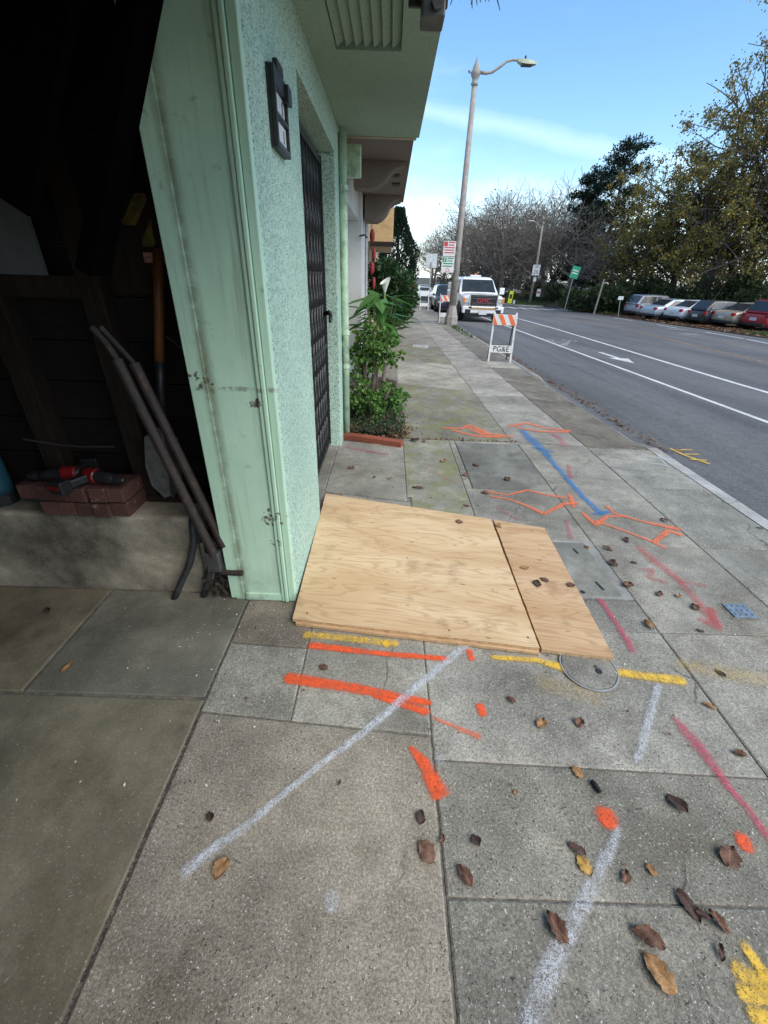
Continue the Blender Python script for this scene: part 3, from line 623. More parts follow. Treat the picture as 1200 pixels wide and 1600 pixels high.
# garage jamb: painted boards and corner mouldings
jb = MB(); jb.bb((-.752, YJ, .0), (-.502, YJ+.12, 2.6)); jo = part(jb, 'jamb_board', M['jamb'], bevel=.004)
jb = MB(); jb.bb((-.777, YJ-.004, .012), (-.706, YJ+.1, 2.6)); part(jb, 'jamb_strip', M['jamb'], bevel=.004)
for x0, x1, pr in ((-.512, -.496, .010), (-.494, -.477, .016), (-.475, -.443, .006)):
    jb = MB(); jb.bb((x0, YJ-pr, .004), (x1, YJ+.03, 2.6)); part(jb, 'corner_moulding', M['jamb'], bevel=.004)
jb = MB(); jb.bb((-.70, YJ-.007, .004), (-.515, YJ+.01, .05)); part(jb, 'base_block', M['jamb'], bevel=.004)
# upper floor overhang with louvred vent
ZS_ = 2.47
up = MB(); up.bb((-7, -5.5, ZS_), (.19, 4.42, 7.4)); 
# soffit built round the vent opening
VX0, VX1, VY0, VY1 = -.31, .015, 1.7, 2.93
up = MB()
up.bb((-7, -5.5, 2.62), (.19, 4.42, 7.4))
for a, b_ in (((-7, -5.5), (VX0, 4.42)), ((VX1, -5.5), (.19, 4.42)), ((VX0, -5.5), (VX1, VY0)), ((VX0, VY1), (VX1, 4.42))): up.bb((a[0], a[1], ZS_), (b_[0], b_[1], 2.62))
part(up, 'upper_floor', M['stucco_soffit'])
vb = MB(); vb.bb((VX0, VY0, 2.55), (VX1, VY1, 2.6)); vp = part(vb, 'vent_recess', M['black_plastic'])
for i in range(7):
    x = VX0+.025+i*(VX1-VX0-.05)/6
    part(MB().box((x, (VY0+VY1)/2, ZS_+.02), (.048, VY1-VY0-.01, .006), Euler((0, math.radians(-32), 0))), 'vent_slat', M['stucco_soffit'])
fr = MB()
for a, b_ in (((VX0-.05, VY0), (VX0, VY1+.04)), ((VX1, VY0), (VX1+.03, VY1+.04)), ((VX0, VY1), (VX1, VY1+.04))): fr.bb((a[0], a[1], ZS_-.004), (b_[0], b_[1], ZS_+.02))
part(fr, 'vent_frame', M['stucco_soffit'])
# garage shell
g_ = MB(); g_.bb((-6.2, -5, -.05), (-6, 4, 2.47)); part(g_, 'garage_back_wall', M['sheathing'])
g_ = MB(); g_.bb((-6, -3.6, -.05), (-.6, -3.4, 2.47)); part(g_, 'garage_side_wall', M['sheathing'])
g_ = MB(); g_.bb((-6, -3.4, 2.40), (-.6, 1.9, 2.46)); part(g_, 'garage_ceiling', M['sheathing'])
g_ = MB(); g_.bb((XW-.3, -3.6, 2.3), (XW, YJ, 2.468)); part(g_, 'garage_header', M['mint_trim'])
g_ = MB(); g_.bb((-.6, -5.5, -.05), (XW, -3.2, 2.468)); part(g_, 'wall', M['stucco'])
# side wall: foundation kerb, sheathing boards, studs, sill
f_ = MB(); f_.v = []; xs = [-6+i*.12 for i in range(42)]
fo = MB(); fo.bb((-6, 1.715, -.03), (-.93, 1.98, .455)); part(fo, 'foundation', M['foundation'], bevel=.018)
fo = MB(); fo.bb((-.925, 1.73, -.03), (-.75, 1.98, .30)); part(fo, 'foundation_end', M['foundation'], bevel=.012)
sb = MB(); sb.bb((-6, 1.86, .457), (-.75, 1.97, .495)); part(sb, 'sill_board', M['stud'])
for i in range(11): 
    bz = .50+i*.178; part(MB().bb((-6, 1.955+rnd.uniform(0, .004), bz), (-.75, 1.985, bz+.172)), 'sheathing_board', M['sheathing'])
for x in (-1.20, -1.62, -2.04, -2.46, -2.9, -3.3, -3.8, -4.3): part(MB().bb((x-.045, 1.865, .496), (x+.045, 1.953, 2.4)), 'stud', M['stud'], bevel=.003)
part(MB().bb((-.80, 1.83, .31), (-.76, 1.95, 2.4)), 'stud', M['stud'])
part(MB().bb((-6, 1.87, 1.38), (-1.246, 1.95, 1.46)), 'blocking', M['stud'])
part(MB().bb((-1.154, 1.935, 1.40), (-.80, 1.953, 1.74)), 'wall_panel', M['stud'])
part(MB().bb((XW-.17, -5.5, -.05), (XW-.16, -3.3, .02)), 'threshold', M['foundation'])
# downpipe, light box
dp = MB(); dp.tube([(XW+.028, 4.215, 2.44), (XW+.03, 4.215, 1.2), (XW+.03, 4.215, .02)], .034, 10); o = part(dp, 'downpipe', M['mint_trim'], smooth=True)
for z in (.72, 1.02, 2.1): part(MB().lathe([(.034, -.02), (.042, -.018), (.042, .018), (.034, .02)], 10, (XW+.03, 4.215, z)), 'pipe_collar', M['mint_trim'])
part(MB().bb((XW-.002, 4.165, .9), (XW-.05, 4.30, 2.47)), 'end_board', M['mint_trim'])
# iron gate
gate = empty('iron_gate', (-.56, (GY0+GY1)/2, 0), 0, 'black wrought iron gate of scrolls in the green doorway', 'gate')
gx = -.56
gl = MB(); gl.bar((gx, GY0+.02, .03), (gx, GY0+.02, GZ-.03), .04, .03); gl.bar((gx, GY1-.03, .03), (gx, GY1-.03, GZ-.03), .04, .03)
for z in (.06, .95, GZ-.06): gl.bar((gx, GY0, z), (gx, GY1, z), .03, .035)
part(gl, 'gate_frame', M['iron'], gate)
nb = 11
for i in range(nb):
    yy = GY0+.07+i*(GY1-GY0-.14)/(nb-1)
    part(MB().bar((gx, yy, .06), (gx, yy, GZ-.06), .014, .014), 'gate_bar', M['iron'], gate)
    if i < nb-1:
        dy = (GY1-GY0-.14)/(nb-1); pth = []
        sc_ = MB()
        for k in range(9):
            z0 = .10+k*.235
            for s_ in (1, -1):
                sc_.tube([(gx-.004*s_, yy+dy/2+s_*dy*.42*math.sin(math.pi*j/8), z0+.23*j/8) for j in range(9)], .008, 5, False)
        part(sc_, 'scrollwork', M['iron'], gate)
part(MB().bb((gx-.06, GY0+.01, .04), (gx-.05, GY1-.01, GZ-.02)), 'recess_shade_sheet', M['black_plastic'], gate)  # black sheet stands in for the shaded doorway recess behind the bars
h = MB(); h.tube([(gx+.01, 3.86, 1.20), (gx+.055, 3.83, 1.215), (gx+.075, 3.77, 1.20), (gx+.08, 3.68, 1.16)], [.017, .018, .017, .012], 8); part(h, 'gate_handle', M['black_plastic'], gate, smooth=True)
# number plaque on the stucco
pq = empty('house_plaque', (XW, 2.07, 1.9), 0, 'small black framed plaque with white tiles on the green stucco wall', 'plaque')
py0, py1, pz0, pz1 = 1.92, 2.12, 1.885, 2.10
p_ = MB(); p_.bb((XW+.001, py0, pz0), (XW+.012, py1, pz1)); part(p_, 'backing', M['iron'], pq)
p_ = MB(); 
for a, b_ in (((py0, pz0), (py0+.014, pz1)), ((py1-.014, pz0), (py1, pz1)), ((py0+.014, pz0), (py1-.014, pz0+.02)), ((py0+.014, pz1-.05), (py1-.014, pz1)), ((py0+.014, 1.972), (py1-.014, 1.985))): p_.bb((XW+.0125, a[0], a[1]), (XW+.03, b_[0], b_[1]))
p_.bb((XW+.012, py0+.06, pz1), (XW+.03, py1-.05, pz1+.03)); p_.bb((XW+.012, py1-.05, pz1-.06), (XW+.045, py1+.01, pz1-.01))
part(p_, 'plaque_frame', M['iron'], pq, bevel=.003)
for z0, z1 in ((pz0+.02, 1.972), (1.985, pz1-.05)):
    for k in range(2):
        y0 = py0+.015+k*.085; t_ = part(MB().bb((XW+.013, y0+.003, z0+.003), (XW+.018, y0+.082, z1-.003)), 'tile', M['white_paint'], pq)
        part(MB().bb((XW+.0182, y0+.036, z0+.015), (XW+.0195, y0+.046, z1-.015)), 'numeral_stroke', M['ink'], pq)
# garage door swung up overhead: leaf, edge bracket, brace arm
M['door_dark'] = plain('shade_dark_door_timber', (.004, .0035, .0035), 1, 0, .2, 9, .0)  # near-black, matte colour stands in for the deep shade of the garage
gd = empty('garage_door', (-.6, 0, 2.1), 0, 'raised tilt-up garage door with rusty corner bracket at the top edge', 'garage door')
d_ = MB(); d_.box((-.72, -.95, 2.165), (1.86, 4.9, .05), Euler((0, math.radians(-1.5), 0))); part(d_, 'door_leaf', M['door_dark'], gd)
d_ = MB(); d_.bb((.05, 1.40, 2.02), (.105, 1.47, 2.13)); d_.bb((.02, 1.47, 2.06), (.115, 1.478, 2.12)); part(d_, 'corner_bracket', M['steel'], gd, bevel=.004)
for z in (2.04, 2.08): part(MB().lathe([(.012, -.012), (.012, .0), (.005, .001)], 8, (.085, 1.40, z), 'y'), 'bolt', M['steel'], gd)
fz = MB(); q = random.Random(4)
for i in range(46):
    a = Vector((.13+q.random()*.12, 1.44+q.uniform(-.03, .03), 2.105)); fz.tube([a, a+Vector((q.uniform(-.02, .03), q.uniform(-.02, .02), -q.uniform(.01, .045)))], [.003, .001], 3, False)
fz.bb((.12, 1.42, 2.085), (.26, 1.47, 2.125)); part(fz, 'torn_seal', M['board'], gd)
d_ = MB(); d_.bar((-.62, 1.60, 2.22), (-1.0, 1.60, 1.48), .05, .11, (0, 1, 0)); part(d_, 'brace_arm', M['door_dark'], gd)
d_ = MB(); d_.bar((-.82, 1.50, 2.30), (-1.2, 1.50, 1.70), .3, .04, (0, 1, 0)); part(d_, 'dark_fill_plate', M['door_dark'], gd)  # wide near-black plate added so the region left of the arm stays dark
for (a, b_), nm in zip((((-1.04, 1.66, 1.19), (-.815, 1.64, .30)), ((-1.0, 1.70, 1.17), (-.77, 1.67, .33))), ('spring_tube', 'spring_tube')):
    part(MB().tube([a, b_], .021, 12), nm, M['rust'], gd, smooth=False)
part(MB().tube([(-1.04, 1.66, 1.19), (-1.06, 1.66, 1.24), (-1.10, 1.66, 1.30)], .012, 8), 'spring_hook', M['rust'], gd)
part(MB().tube([(-1.0, 1.70, 1.17), (-1.03, 1.69, 1.22), (-1.08, 1.68, 1.30)], .010, 8), 'spring_hook', M['rust'], gd)
part(MB().bb((-.855, 1.625, .20), (-.79, 1.69, .31)), 'pivot_plate', M['steel'], gd, bevel=.006)
part(MB().tube([(-.80, 1.648, .185), (-.74, 1.646, .185), (-.69, 1.644, .187)], .014, 8), 'jamb_bolt', M['rust'], gd)
def here(b, name, mat, parent=None, **k):                     # mesh given in world coordinates, parented if asked
    o = b.build(name, mat, parent, **k)
    if parent:
        off = Vector((0, 0, 0)); q = parent
        while q: off += q.location; q = q.parent
        o.location = -off
    return o
def base(o):                                                  # move a one-mesh thing's origin to its base
    vs_ = [v.co for v in o.data.vertices]; c = Vector((sum(v.x for v in vs_)/len(vs_), sum(v.y for v in vs_)/len(vs_), min(v.z for v in vs_)))
    o.data.transform(Matrix.Translation(-c)); o.location = c; return o
# ------------------------------------------------------------------ things in the garage
q = random.Random(11); bi = 0
for r_ in range(2):
    for k in range(5 if r_ == 0 else 6):
        x = (-1.575 if r_ == 0 else -1.66)+k*.083; z = .46+r_*.078
        bo = MB().box((0, 0, .036), (.078, .17, .070)).build('brick', M['brick_old'], bevel=.004); put(bo, (x+q.uniform(-.004, .004), 1.775+q.uniform(-.012, .012), z), q.uniform(-.06, .06))
        tag(bo, ('first', 'second', 'third', 'fourth', 'fifth', 'sixth')[k]+' brick from the left in the '+('lower' if r_ == 0 else 'upper')+' course of the dusty stack in the garage', 'brick', 'bricks stacked on the garage ledge')
def drill(loc, rz, label):
    t = empty('cordless_drill', loc, rz, label, 'power tool')
    body = MB().lathe([(.012, -.10), (.02, -.095), (.026, -.06), (.030, -.02), (.032, .05), (.03, .075), (.02, .08)], 12, (0, 0, .035), 'x').build('motor_housing', M['black_plastic'], t, smooth=True)
    MB().lathe([(.006, -.15), (.012, -.145), (.02, -.12), (.021, -.10)], 10, (0, 0, .035), 'x').build('chuck', M['black_plastic'], t)
    MB().bar((.03, 0, .035), (.06, .11, .03), .035, .04).build('grip', M['black_plastic'], t, bevel=.008)
    MB().box((.07, .13, .032), (.075, .055, .06)).build('battery_pack', M['black_plastic'], t, bevel=.006)
    MB().box((.07, .1585, .035), (.05, .003, .02)).build('battery_stripe', M['red_plastic'], t)
    MB().lathe([(.030, -.035), (.036, -.03), (.036, .02), (.030, .03)], 12, (0.03, 0, .035), 'x').build('collar', M['red_plastic'], t)
drill((-1.50, 1.76, .612), .25, 'red and black cordless drill lying on the left of the brick stack')
drill((-1.33, 1.74, .615), 2.9, 'red and black cordless drill with battery on the right of the brick stack')
t = empty('shovel', (-1.03, 1.80, .46), 0, 'long handled shovel hanging with orange brown handle and black socket', 'shovel')
here(MB().tube([(-.875, 1.83, 1.56), (-.915, 1.82, 1.36), (-.955, 1.81, 1.16)], .020, 10), 'handle', M['handle'], t, smooth=True)
here(MB().tube([(-.955, 1.81, 1.16), (-.975, 1.805, 1.05), (-1.0, 1.80, .86)], [.022, .018, .016], 10), 'socket', M['black_plastic'], t, smooth=True)
bl = MB(); P = []
prof = [(-.02, .88, 0), (-.09, .84, .012), (-.10, .70, .016), (-.085, .60, .014), (-.02, .53, .006)]
for (w_, z, dpt), w2 in zip(prof, (.02, .075, .085, .07, .02)):
    x0 = -1.0-(.88-z)*.12
    P += [(x0-w2, 1.78-dpt, z), (x0, 1.80, z), (x0+w2, 1.78-dpt, z)]
bl.add(P, [(3*i+j, 3*i+j+1, 3*i+j+4, 3*i+j+3) for i in range(4) for j in range(2)])
o = here(bl, 'blade', M['steel'], t); o.modifiers.new('t', 'SOLIDIFY').thickness = .004
for pts, nm in (([(-.93, 1.76, .46), (-.915, 1.70, .45), (-.925, 1.695, .33), (-.97, 1.685, .20), (-1.04, 1.665, .07), (-1.085, 1.65, -.02)], 'dark bent conduit running out of the garage sill, the left one'), ([(-.875, 1.75, .36), (-.868, 1.70, .34), (-.868, 1.695, .20), (-.90, 1.685, .08), (-.94, 1.675, -.02)], 'dark bent conduit dropping to the floor, the right one by the jamb')):
    o = MB().tube(pts, .0165, 10).build('conduit', M['grey_pipe'], smooth=True); tag(o, nm, 'conduit', 'conduits at the garage edge')
o = here(MB().bb((-2.0, 1.84, 1.46), (-1.34, 1.858, 1.76)), 'white_board', M['board']); tag(base(o), 'pale board propped in the dark garage at the left edge', 'board')
def paper():
    b = MB(); n = 5; P = [(-1.06+.13*i/n, 1.925+.006*((i*3+j*5) % 4), 1.57+.17*j/n+(.02 if i == 0 else 0)) for j in range(n+1) for i in range(n+1)]
    b.add(P, [(j*(n+1)+i, j*(n+1)+i+1, (j+1)*(n+1)+i+1, (j+1)*(n+1)+i) for j in range(n) for i in range(n) if not (i < 3 and j < 2)]); return b
tag(paper().build('paper_notice', M['paper']), 'torn yellow paper pinned high on the dark garage wall', 'paper')
o = here(MB().bb((-.985, 1.925, 1.515), (-.905, 1.93, 1.55)), 'sticker', M['label']); tag(base(o), 'small faded red sticker below the yellow paper', 'sticker')
t = empty('spray_bottle', (-1.80, 1.79, .50), 0, 'teal bottle with black base cut by the left edge', 'bottle')
put(t, (-1.88, 1.80, .46)); MB().lathe([(.055, .06), (.056, .10), (.055, .24), (.04, .30), (.02, .32), (.02, .34)], 16).build('bottle_body', M['teal'], t, smooth=True)
MB().lathe([(.05, 0), (.058, .005), (.058, .06)], 16).build('bottle_base', M['black_plastic'], t)
o = MB().tube([(-1.65, 1.79, .80), (-1.5, 1.80, .775), (-1.4, 1.80, .77), (-1.25, 1.80, .775)], .004, 6).build('wire', M['grey_pipe']); tag(o, 'thin grey wire strung across the studs above the bricks', 'wire')
o = MB().tube([(-.93, 1.86, 1.25), (-.85, 1.87, 1.18), (-.8, 1.8, 1.2)], .004, 6).build('wire', M['grey_pipe']); tag(o, 'thin loop of wire beside the shovel handle', 'wire')
rb = MB(); q = random.Random(3)
for _ in range(60):
    c_ = (q.gauss(-.83, .035), q.gauss(1.70, .02), max(.01, q.gauss(.06, .05))); rb.box(c_, (q.uniform(.01, .04), q.uniform(.008, .03), q.uniform(.006, .025)), Euler((q.random()*3, q.random()*3, q.random()*3)))
tag(rb.build('debris', M['soil']), 'dark debris heaped behind the foot of the jamb', 'debris', kind='stuff')

# ------------------------------------------------------------------ plywood over the pavement
def board(corners, name, thick, z0, label, tint):
    c = sum(corners, Vector((0, 0, 0)))/4; t = empty(name, (c.x, c.y, z0), 0, label, 'plywood')
    ex = (corners[1]-corners[0]).normalized(); rz = math.atan2(ex.y, ex.x); t.rotation_euler = (0, 0, rz)
    R_ = Matrix.Rotation(-rz, 3, 'Z'); L_ = [R_ @ (Vector((p.x, p.y, 0))-Vector((c.x, c.y, 0))) for p in corners]
    # worn outline: each edge wanders a little and carries splinter notches
    q = random.Random(hash(name) % 99 + int(thick*1e4)); ring_ = []
    for i in range(4):
        a, e = L_[i], L_[(i+1) % 4]; n_ = 40
        for k in range(n_): ring_.append(a.lerp(e, k/n_)+Vector((q.gauss(0, .0008), q.gauss(0, .0008), 0)))
    n = len(ring_)
    b = MB(); b.add([(p.x, p.y, thick) for p in ring_], [tuple(range(n))]); f = b.build('face', M['ply'], t); f.color = (*tint, 1)
    b = MB(); b.add([(p.x, p.y, .0) for p in ring_]+[(p.x, p.y, thick-.0005) for p in ring_], [(i, (i+1) % n, n+(i+1) % n, n+i) for i in range(n)]+[tuple(range(n-1, -1, -1))]); b.build('edge_plies', M['ply_edge'], t)
    return t, L_
pc = [G(*p, z=.032) for p in ((457, 968), (843, 1014), (767, 812), (509, 772))]
pl1, L1 = board([Vector((p.x+.018*i, p.y-.012, 0)) for p, i in zip(pc, (1, 0, 0, 1))], 'plywood_sheet', .016, .0035, 'lower plywood sheet, its edge peeking out beneath the large sheet', (.95, .93, .9))
pl2, L2 = board(pc, 'plywood_sheet', .0165, .0205, 'large plywood sheet laid over the pavement against the green wall', (1, 1, 1))
pd = [G(*p, z=.026) for p in ((847, 1015), (960, 1028), (851, 825), (771, 812))]
pl3, L3 = board(pd, 'plywood_sheet', .018, .0085, 'narrow plywood strip beside the large sheet, right of the seam', (.86, .80, .78))
for p in ((480, 958), (825, 996), (702, 985), (636, 872)):
    c = G(*p, z=.037); s_ = MB().lathe([(.0045, -.001), (.0045, .001), (.002, .0015)], 8).build('screw', M['steel'], pl2); s_.location = pl2.matrix_basis.inverted() @ Vector((c.x, c.y, .038))

# ------------------------------------------------------------------ covers, lids
t = empty('round_meter_cover', (0, 0, 0)); c = G(919, 1044); t.location = (c.x, c.y, .0045); tag(t, 'round concrete cover with pale metal rim half under the plywood', 'cover')
rr = .118
ringm = MB(); 
for k in range(36):
    pass
P = []; n = 40
for k in range(n):
    a = 6.2832*k/n
    for r_, z in ((rr+.007, .0015), (rr+.006, .004), (rr, .004), (rr-.001, .0005)): P.append((r_*math.cos(a), r_*math.sin(a), z))
ringm.add(P, [(4*k+j, 4*((k+1) % n)+j, 4*((k+1) % n)+j+1, 4*k+j+1) for k in range(n) for j in range(3)]); ringm.build('rim', M['galv'], t)
cc = MB().lathe([(rr-.004, .001), (rr-.004, .003), (rr-.008, .0035)], 40).build('cover_plate', M['conc'], t); cc.color = (.95, .96, .96, 1)
MB().lathe([(.009, .003), (.009, .008), (.005, .010)], 10, (.035, .0, 0)).build('plug', M['board'], t)
MB().lathe([(.016, .002), (.016, .0042)], 10, (.035, -.022, 0)).build('hole', M['ink'], t)
t = empty('utility_box_cover', (1.145, 2.04, 0), 0, 'rectangular grey utility box cover with two black slots beside the plywood', 'cover')
x0, x1, y0, y1 = .935, 1.385, 1.757, 2.325
o = here(MB().bb((x0, y0, -.028), (x1, y1, .0015)), 'frame', M['kerb'], t); o.color = (.95, .95, .95, 1)
o = here(MB().bb((x0+.03, y0+.02, -.02), (x1-.055, y1-.02, .0040)), 'lid', M['conc_smooth'], t, bevel=.003); o.color = (.92, .97, 1.0, 1)
for p0, p1 in (((895, 858), (903, 866)), ((930, 910), (943, 923))):
    a, e = G(*p0), G(*p1); here(MB().bar((a.x, a.y, .0035), (e.x, e.y, .0035), .016, .003), 'slot', M['ink'], t)
a = G(910, 926); here(MB().lathe([(.014, .002), (.014, .0055)], 12, (a.x, a.y, 0)), 'lift_hole', M['ink'], t)
t = empty('water_meter_cover', (0, 0, 0), 0, 'small blue grey metal lid with raised studs set in the pavement at right', 'cover'); c = G(1154, 956); put(t, (c.x, c.y, 0), .0)
MB().box((0, 0, -.01), (.145, .125, .022)).build('frame', M['joint'], t); M['lid_blue'] = plain('blue_grey_metal', (.20, .26, .32), .5, .3, .25, 30)
MB().box((0.006, .004, .003), (.122, .102, .010)).build('plate', M['lid_blue'], t, bevel=.002)
for i in range(4):
    for j in range(3): MB().lathe([(.006, 0), (.006, .003), (.003, .004)], 6, (-.04+i*.03, -.03+j*.033, .008)).build('stud', M['lid_blue'], t)
for (px, py, lw, ld, nm) in ((657, 541, .42, .6, 'pale rectangular meter box cover in the dark slab far along the pavement'),):
    c = G(px, py); t = MB().box((0, 0, 0), (lw, ld, .012)).build('meter_box_cover', M['kerb']); t.location = c+Vector((0, 0, .003)); t.rotation_euler = (-S, 0, -.08); t.color = (1.25, 1.25, 1.25, 1); tag(t, nm, 'cover')

# ------------------------------------------------------------------ spray paint marks on the pavement
JX = [(LX, -4, 1.7), (MX, .98, 1.7), (AX_, -4, 2.9), (BX, -4, 4.2), (CX, -4, 4.2), (.665, 2.9, 4.2)]
mark_n = 0
def mark(name, strokes, mat, label, cat='paint mark', z=.0028, zfun=zg, group=None):
    # strokes: list of (points in px, half width in m or list of them, strength)
    global mark_n; mark_n += 1; z += mark_n*.00012
    b = MB(); cov_ = []
    for pts, hw, amt in strokes:
        W_ = [G(*p) for p in pts]; W_ = [Vector((p.x, p.y)) for p in W_]
        if len(W_) == 1: W_ = [W_[0]+Vector((-.004, -.004)), W_[0]+Vector((.004, .004))]
        hws = hw if isinstance(hw, (list, tuple)) else [hw]*len(W_)
        while len(hws) < len(W_): hws = list(hws)+[hws[-1]]
        # resample
        D = [0]
        for i in range(1, len(W_)): D.append(D[-1]+(W_[i]-W_[i-1]).length)
        Ltot = D[-1]; ext = hws[0]*1.5; step = max(.006, min(.015, Ltot/6)); n = max(2, int((Ltot+2*ext)/step)+1); nv = 13; o = len(b.v); rows_ = []
        for k in range(n):
            s_ = -ext+(Ltot+2*ext)*k/(n-1); sc_ = min(max(s_, 0), Ltot); i = 0
            while i < len(D)-2 and D[i+1] < sc_: i += 1
            f = (sc_-D[i])/max(1e-6, D[i+1]-D[i]); p = W_[i].lerp(W_[i+1], f)
            d0 = (W_[i+1]-W_[i]).normalized(); dn = (W_[min(i+2, len(W_)-1)]-W_[i+1]); dp_ = (W_[i]-W_[max(i-1, 0)])
            d = d0.copy()
            if f > .6 and dn.length > 1e-6: d = d0.lerp(dn.normalized(), (f-.6)*1.25)
            elif f < .4 and dp_.length > 1e-6: d = d0.lerp(dp_.normalized(), (.4-f)*1.25)
            if d.length < 1e-3: d = d0
            d.normalize(); p = p + d0*(s_-sc_); h_ = hws[i]*(1-f)+hws[i+1]*f; nn = Vector((-d.y, d.x))
            e_ = max(0, (-s_ if s_ < 0 else s_-Ltot))/max(ext, 1e-6)
            for j in range(nv):
                v = -1+2*j/(nv-1); q_ = p+nn*v*h_*2.0; b.v.append((q_.x, q_.y, zfun(q_.y)+z))
                rr_ = math.sqrt((v*2.0)**2+(e_*2.0)**2); c_ = math.exp(-(rr_/.92)**2)-.009; cov_.append(max(0.0, min(1.0, c_*1.35))*amt)
        for k in range(n-1):
            for j in range(nv-1):
                fidx = (o+k*nv+j, o+k*nv+j+1, o+(k+1)*nv+j+1, o+(k+1)*nv+j)
                cx = sum(b.v[i][0] for i in fidx)/4; cy = sum(b.v[i][1] for i in fidx)/4
                if max(cov_[i] for i in fidx) < .02: continue
                b.f.append(fidx)
        z += .00002
    b.uv['cov'] = cov_
    o = b.build(name, M[mat], fix=False); tag(o, label, cat, group); return o
def Z2(*pts): return [(680+x*.43333, 600+y*.43333) for x, y in pts]
def Z4(*pts): return [(640+x*.46667, 960+y*.46667) for x, y in pts]
O = 'sp_orange'
mark('paint_stripe', [([(487, 1009), (590, 1021), (698, 1030)], [.022, .016, .016], 1.0)], O, 'upper straight orange stripe in front of the plywood')
mark('paint_stripe', [([(452, 1060), (560, 1077), (666, 1098)], [.030, .025, .018], 1.0), ([(585, 1088), (667, 1113)], [.012, .02], 1.0)], O, 'lower thick orange stripe, forked at its right end')
mark('paint_stripe', [([(676, 1121), (715, 1138), (750, 1152)], [.008, .010, .016], .82)], 'sp_salmon', 'thin pale orange stroke ending in a dot')
mark('paint_stripe', [([(643, 1170), (664, 1195), (688, 1243)], [.012, .026, .038], .92)], O, 'fat tapering orange mark beside the long joint')
for px, py, hw, a, lb in ((735, 1024, .017, .95, 'small orange dot by the white line near the plywood'), (752, 1110, .020, .92, 'round orange dot in the middle of the pavement'), (948, 1278, .034, .95, 'large orange dot at the top of the white streak'), (1162, 1317, .026, .85, 'orange dot near the pink line at right'), (204, 907, .022, .8, 'orange dot at the foot of the garage ledge')):
    mark('paint_dot', [([(px-2, py-6), (px+2, py+6)], hw, a)], O, lb)
sp = 'sp_salmon'
mark('paint_arrow', [(Z2((185, 388), (260, 402), (330, 384), (400, 400), (470, 412)), [.02, .014, .018, .016, .022], 1.0), (Z2((200, 405), (270, 418), (330, 440), (395, 470)), [.016, .014, .018, .028], 1.0), (Z2((395, 468), (470, 432), (510, 430)), [.014, .026, .03], 1.0), (Z2((485, 400), (500, 445)), [.02, .022], 1.0)], sp, 'orange double arrow on the pavement beyond the narrow plywood strip')
mark('paint_arrow', [(Z2((530, 465), (580, 510), (620, 478), (690, 478)), [.016, .024, .018, .016], 1.0), (Z2((620, 442), (645, 468), (760, 500), (880, 525)), [.016, .014, .018, .03], 1.0), (Z2((580, 495), (680, 530), (780, 568), (828, 592)), [.018, .013, .016, .02], 1.0), (Z2((790, 572), (840, 530), (885, 545)), [.02, .024, .024], 1.0)], sp, 'orange double arrow at the end of the blue line')
mark('paint_arrow', [(Z2((30, 158), (90, 162), (125, 148), (190, 180), (275, 192)), [.03, .03, .03, .05, .04], 1.0), (Z2((60, 166), (140, 188), (235, 192)), [.025, .03, .05], 1.0), (Z2((110, 155), (180, 185)), .045, .9)], sp, 'orange arrow at the far left on the cross joint')
mark('paint_arrow', [(Z2((265, 154), (330, 142), (400, 160), (485, 170)), [.03, .04, .03, .04], 1.0), (Z2((290, 157), (380, 172), (480, 174)), [.02, .035, .03], 1.0)], sp, 'orange arrow farthest from the camera, right of the blue line')
mark('paint_arrow', [(Z2((312, 168), (350, 205), (410, 262)), [.04, .075, .045], .85), (Z2((350, 230), (420, 245)), .03, .8), (Z2((400, 258), (460, 325), (530, 405), (600, 470)), [.036, .032, .03, .036], .92), (Z2((575, 470), (625, 462)), .022, 1.0)], 'sp_blue', 'long blue line with arrowhead pointing at the viewer')
rd_ = 'sp_red'
mark('paint_arrow', [(Z2((735, 590), (790, 640), (870, 700), (950, 790), (1005, 865)), [.035, .04, .035, .03, .04], .72), (Z2((955, 850), (1018, 882), (995, 812)), [.024, .032, .024], .8), (Z2((880, 712), (970, 728)), .022, .62), (Z2((750, 672), (785, 670), (770, 700), (828, 716)), .022, .68)], rd_, 'blurred red arrow with a letter beside it on the right slabs')
pk = 'sp_pink'
mark('paint_stripe', [([(937, 937), (957, 966), (978, 998), (988, 1018)], [.02, .02, .022, .02], .85)], pk, 'pink stripe at the right corner of the plywood')
mark('paint_stripe', [(Z4((888, 352), (940, 412), (1000, 485), (1060, 572), (1130, 650), (1200, 752), (1240, 810)), [.018, .034, .026, .02, .018, .018, .018], .82)], pk, 'long pink line running to the right edge')
mark('paint_stripe', [([(541, 699), (605, 711)], .022, .7)], pk, 'pink stroke on the slab below the brick edging')
mark('paint_stripe', [(Z2((425, 182), (455, 200), (460, 222)), .05, .62)], pk, 'faint pink smudge farthest along, near the blue line')
mark('paint_stripe', [(Z2((480, 292), (488, 340)), .025, .66)], pk, 'short faint pink stroke left of the blue line')
mark('paint_stripe', [(Z2((470, 490), (490, 560)), .02, .66)], pk, 'short pink stroke above the utility box cover')
mark('paint_stripe', [(Z2((225, 448), (300, 492)), .018, .58)], pk, 'faint pink stroke behind the plywood seam')
mark('paint_stripe', [([(664, 731), (690, 744), (712, 756)], .018, .55)], pk, 'faint pink stroke on the mossy slab')
yl = 'sp_yellow'
mark('paint_stripe', [([(478, 993), (540, 998), (618, 1007)], [.026, .026, .026], .72), ([(604, 1007)], .024, .85)], yl, 'faded yellow stripe above the orange stripe')
mark('paint_stripe', [([(768, 1028), (840, 1033), (884, 1046)], [.016, .02, .03], .84)], yl, 'yellow stripe left of the round cover')
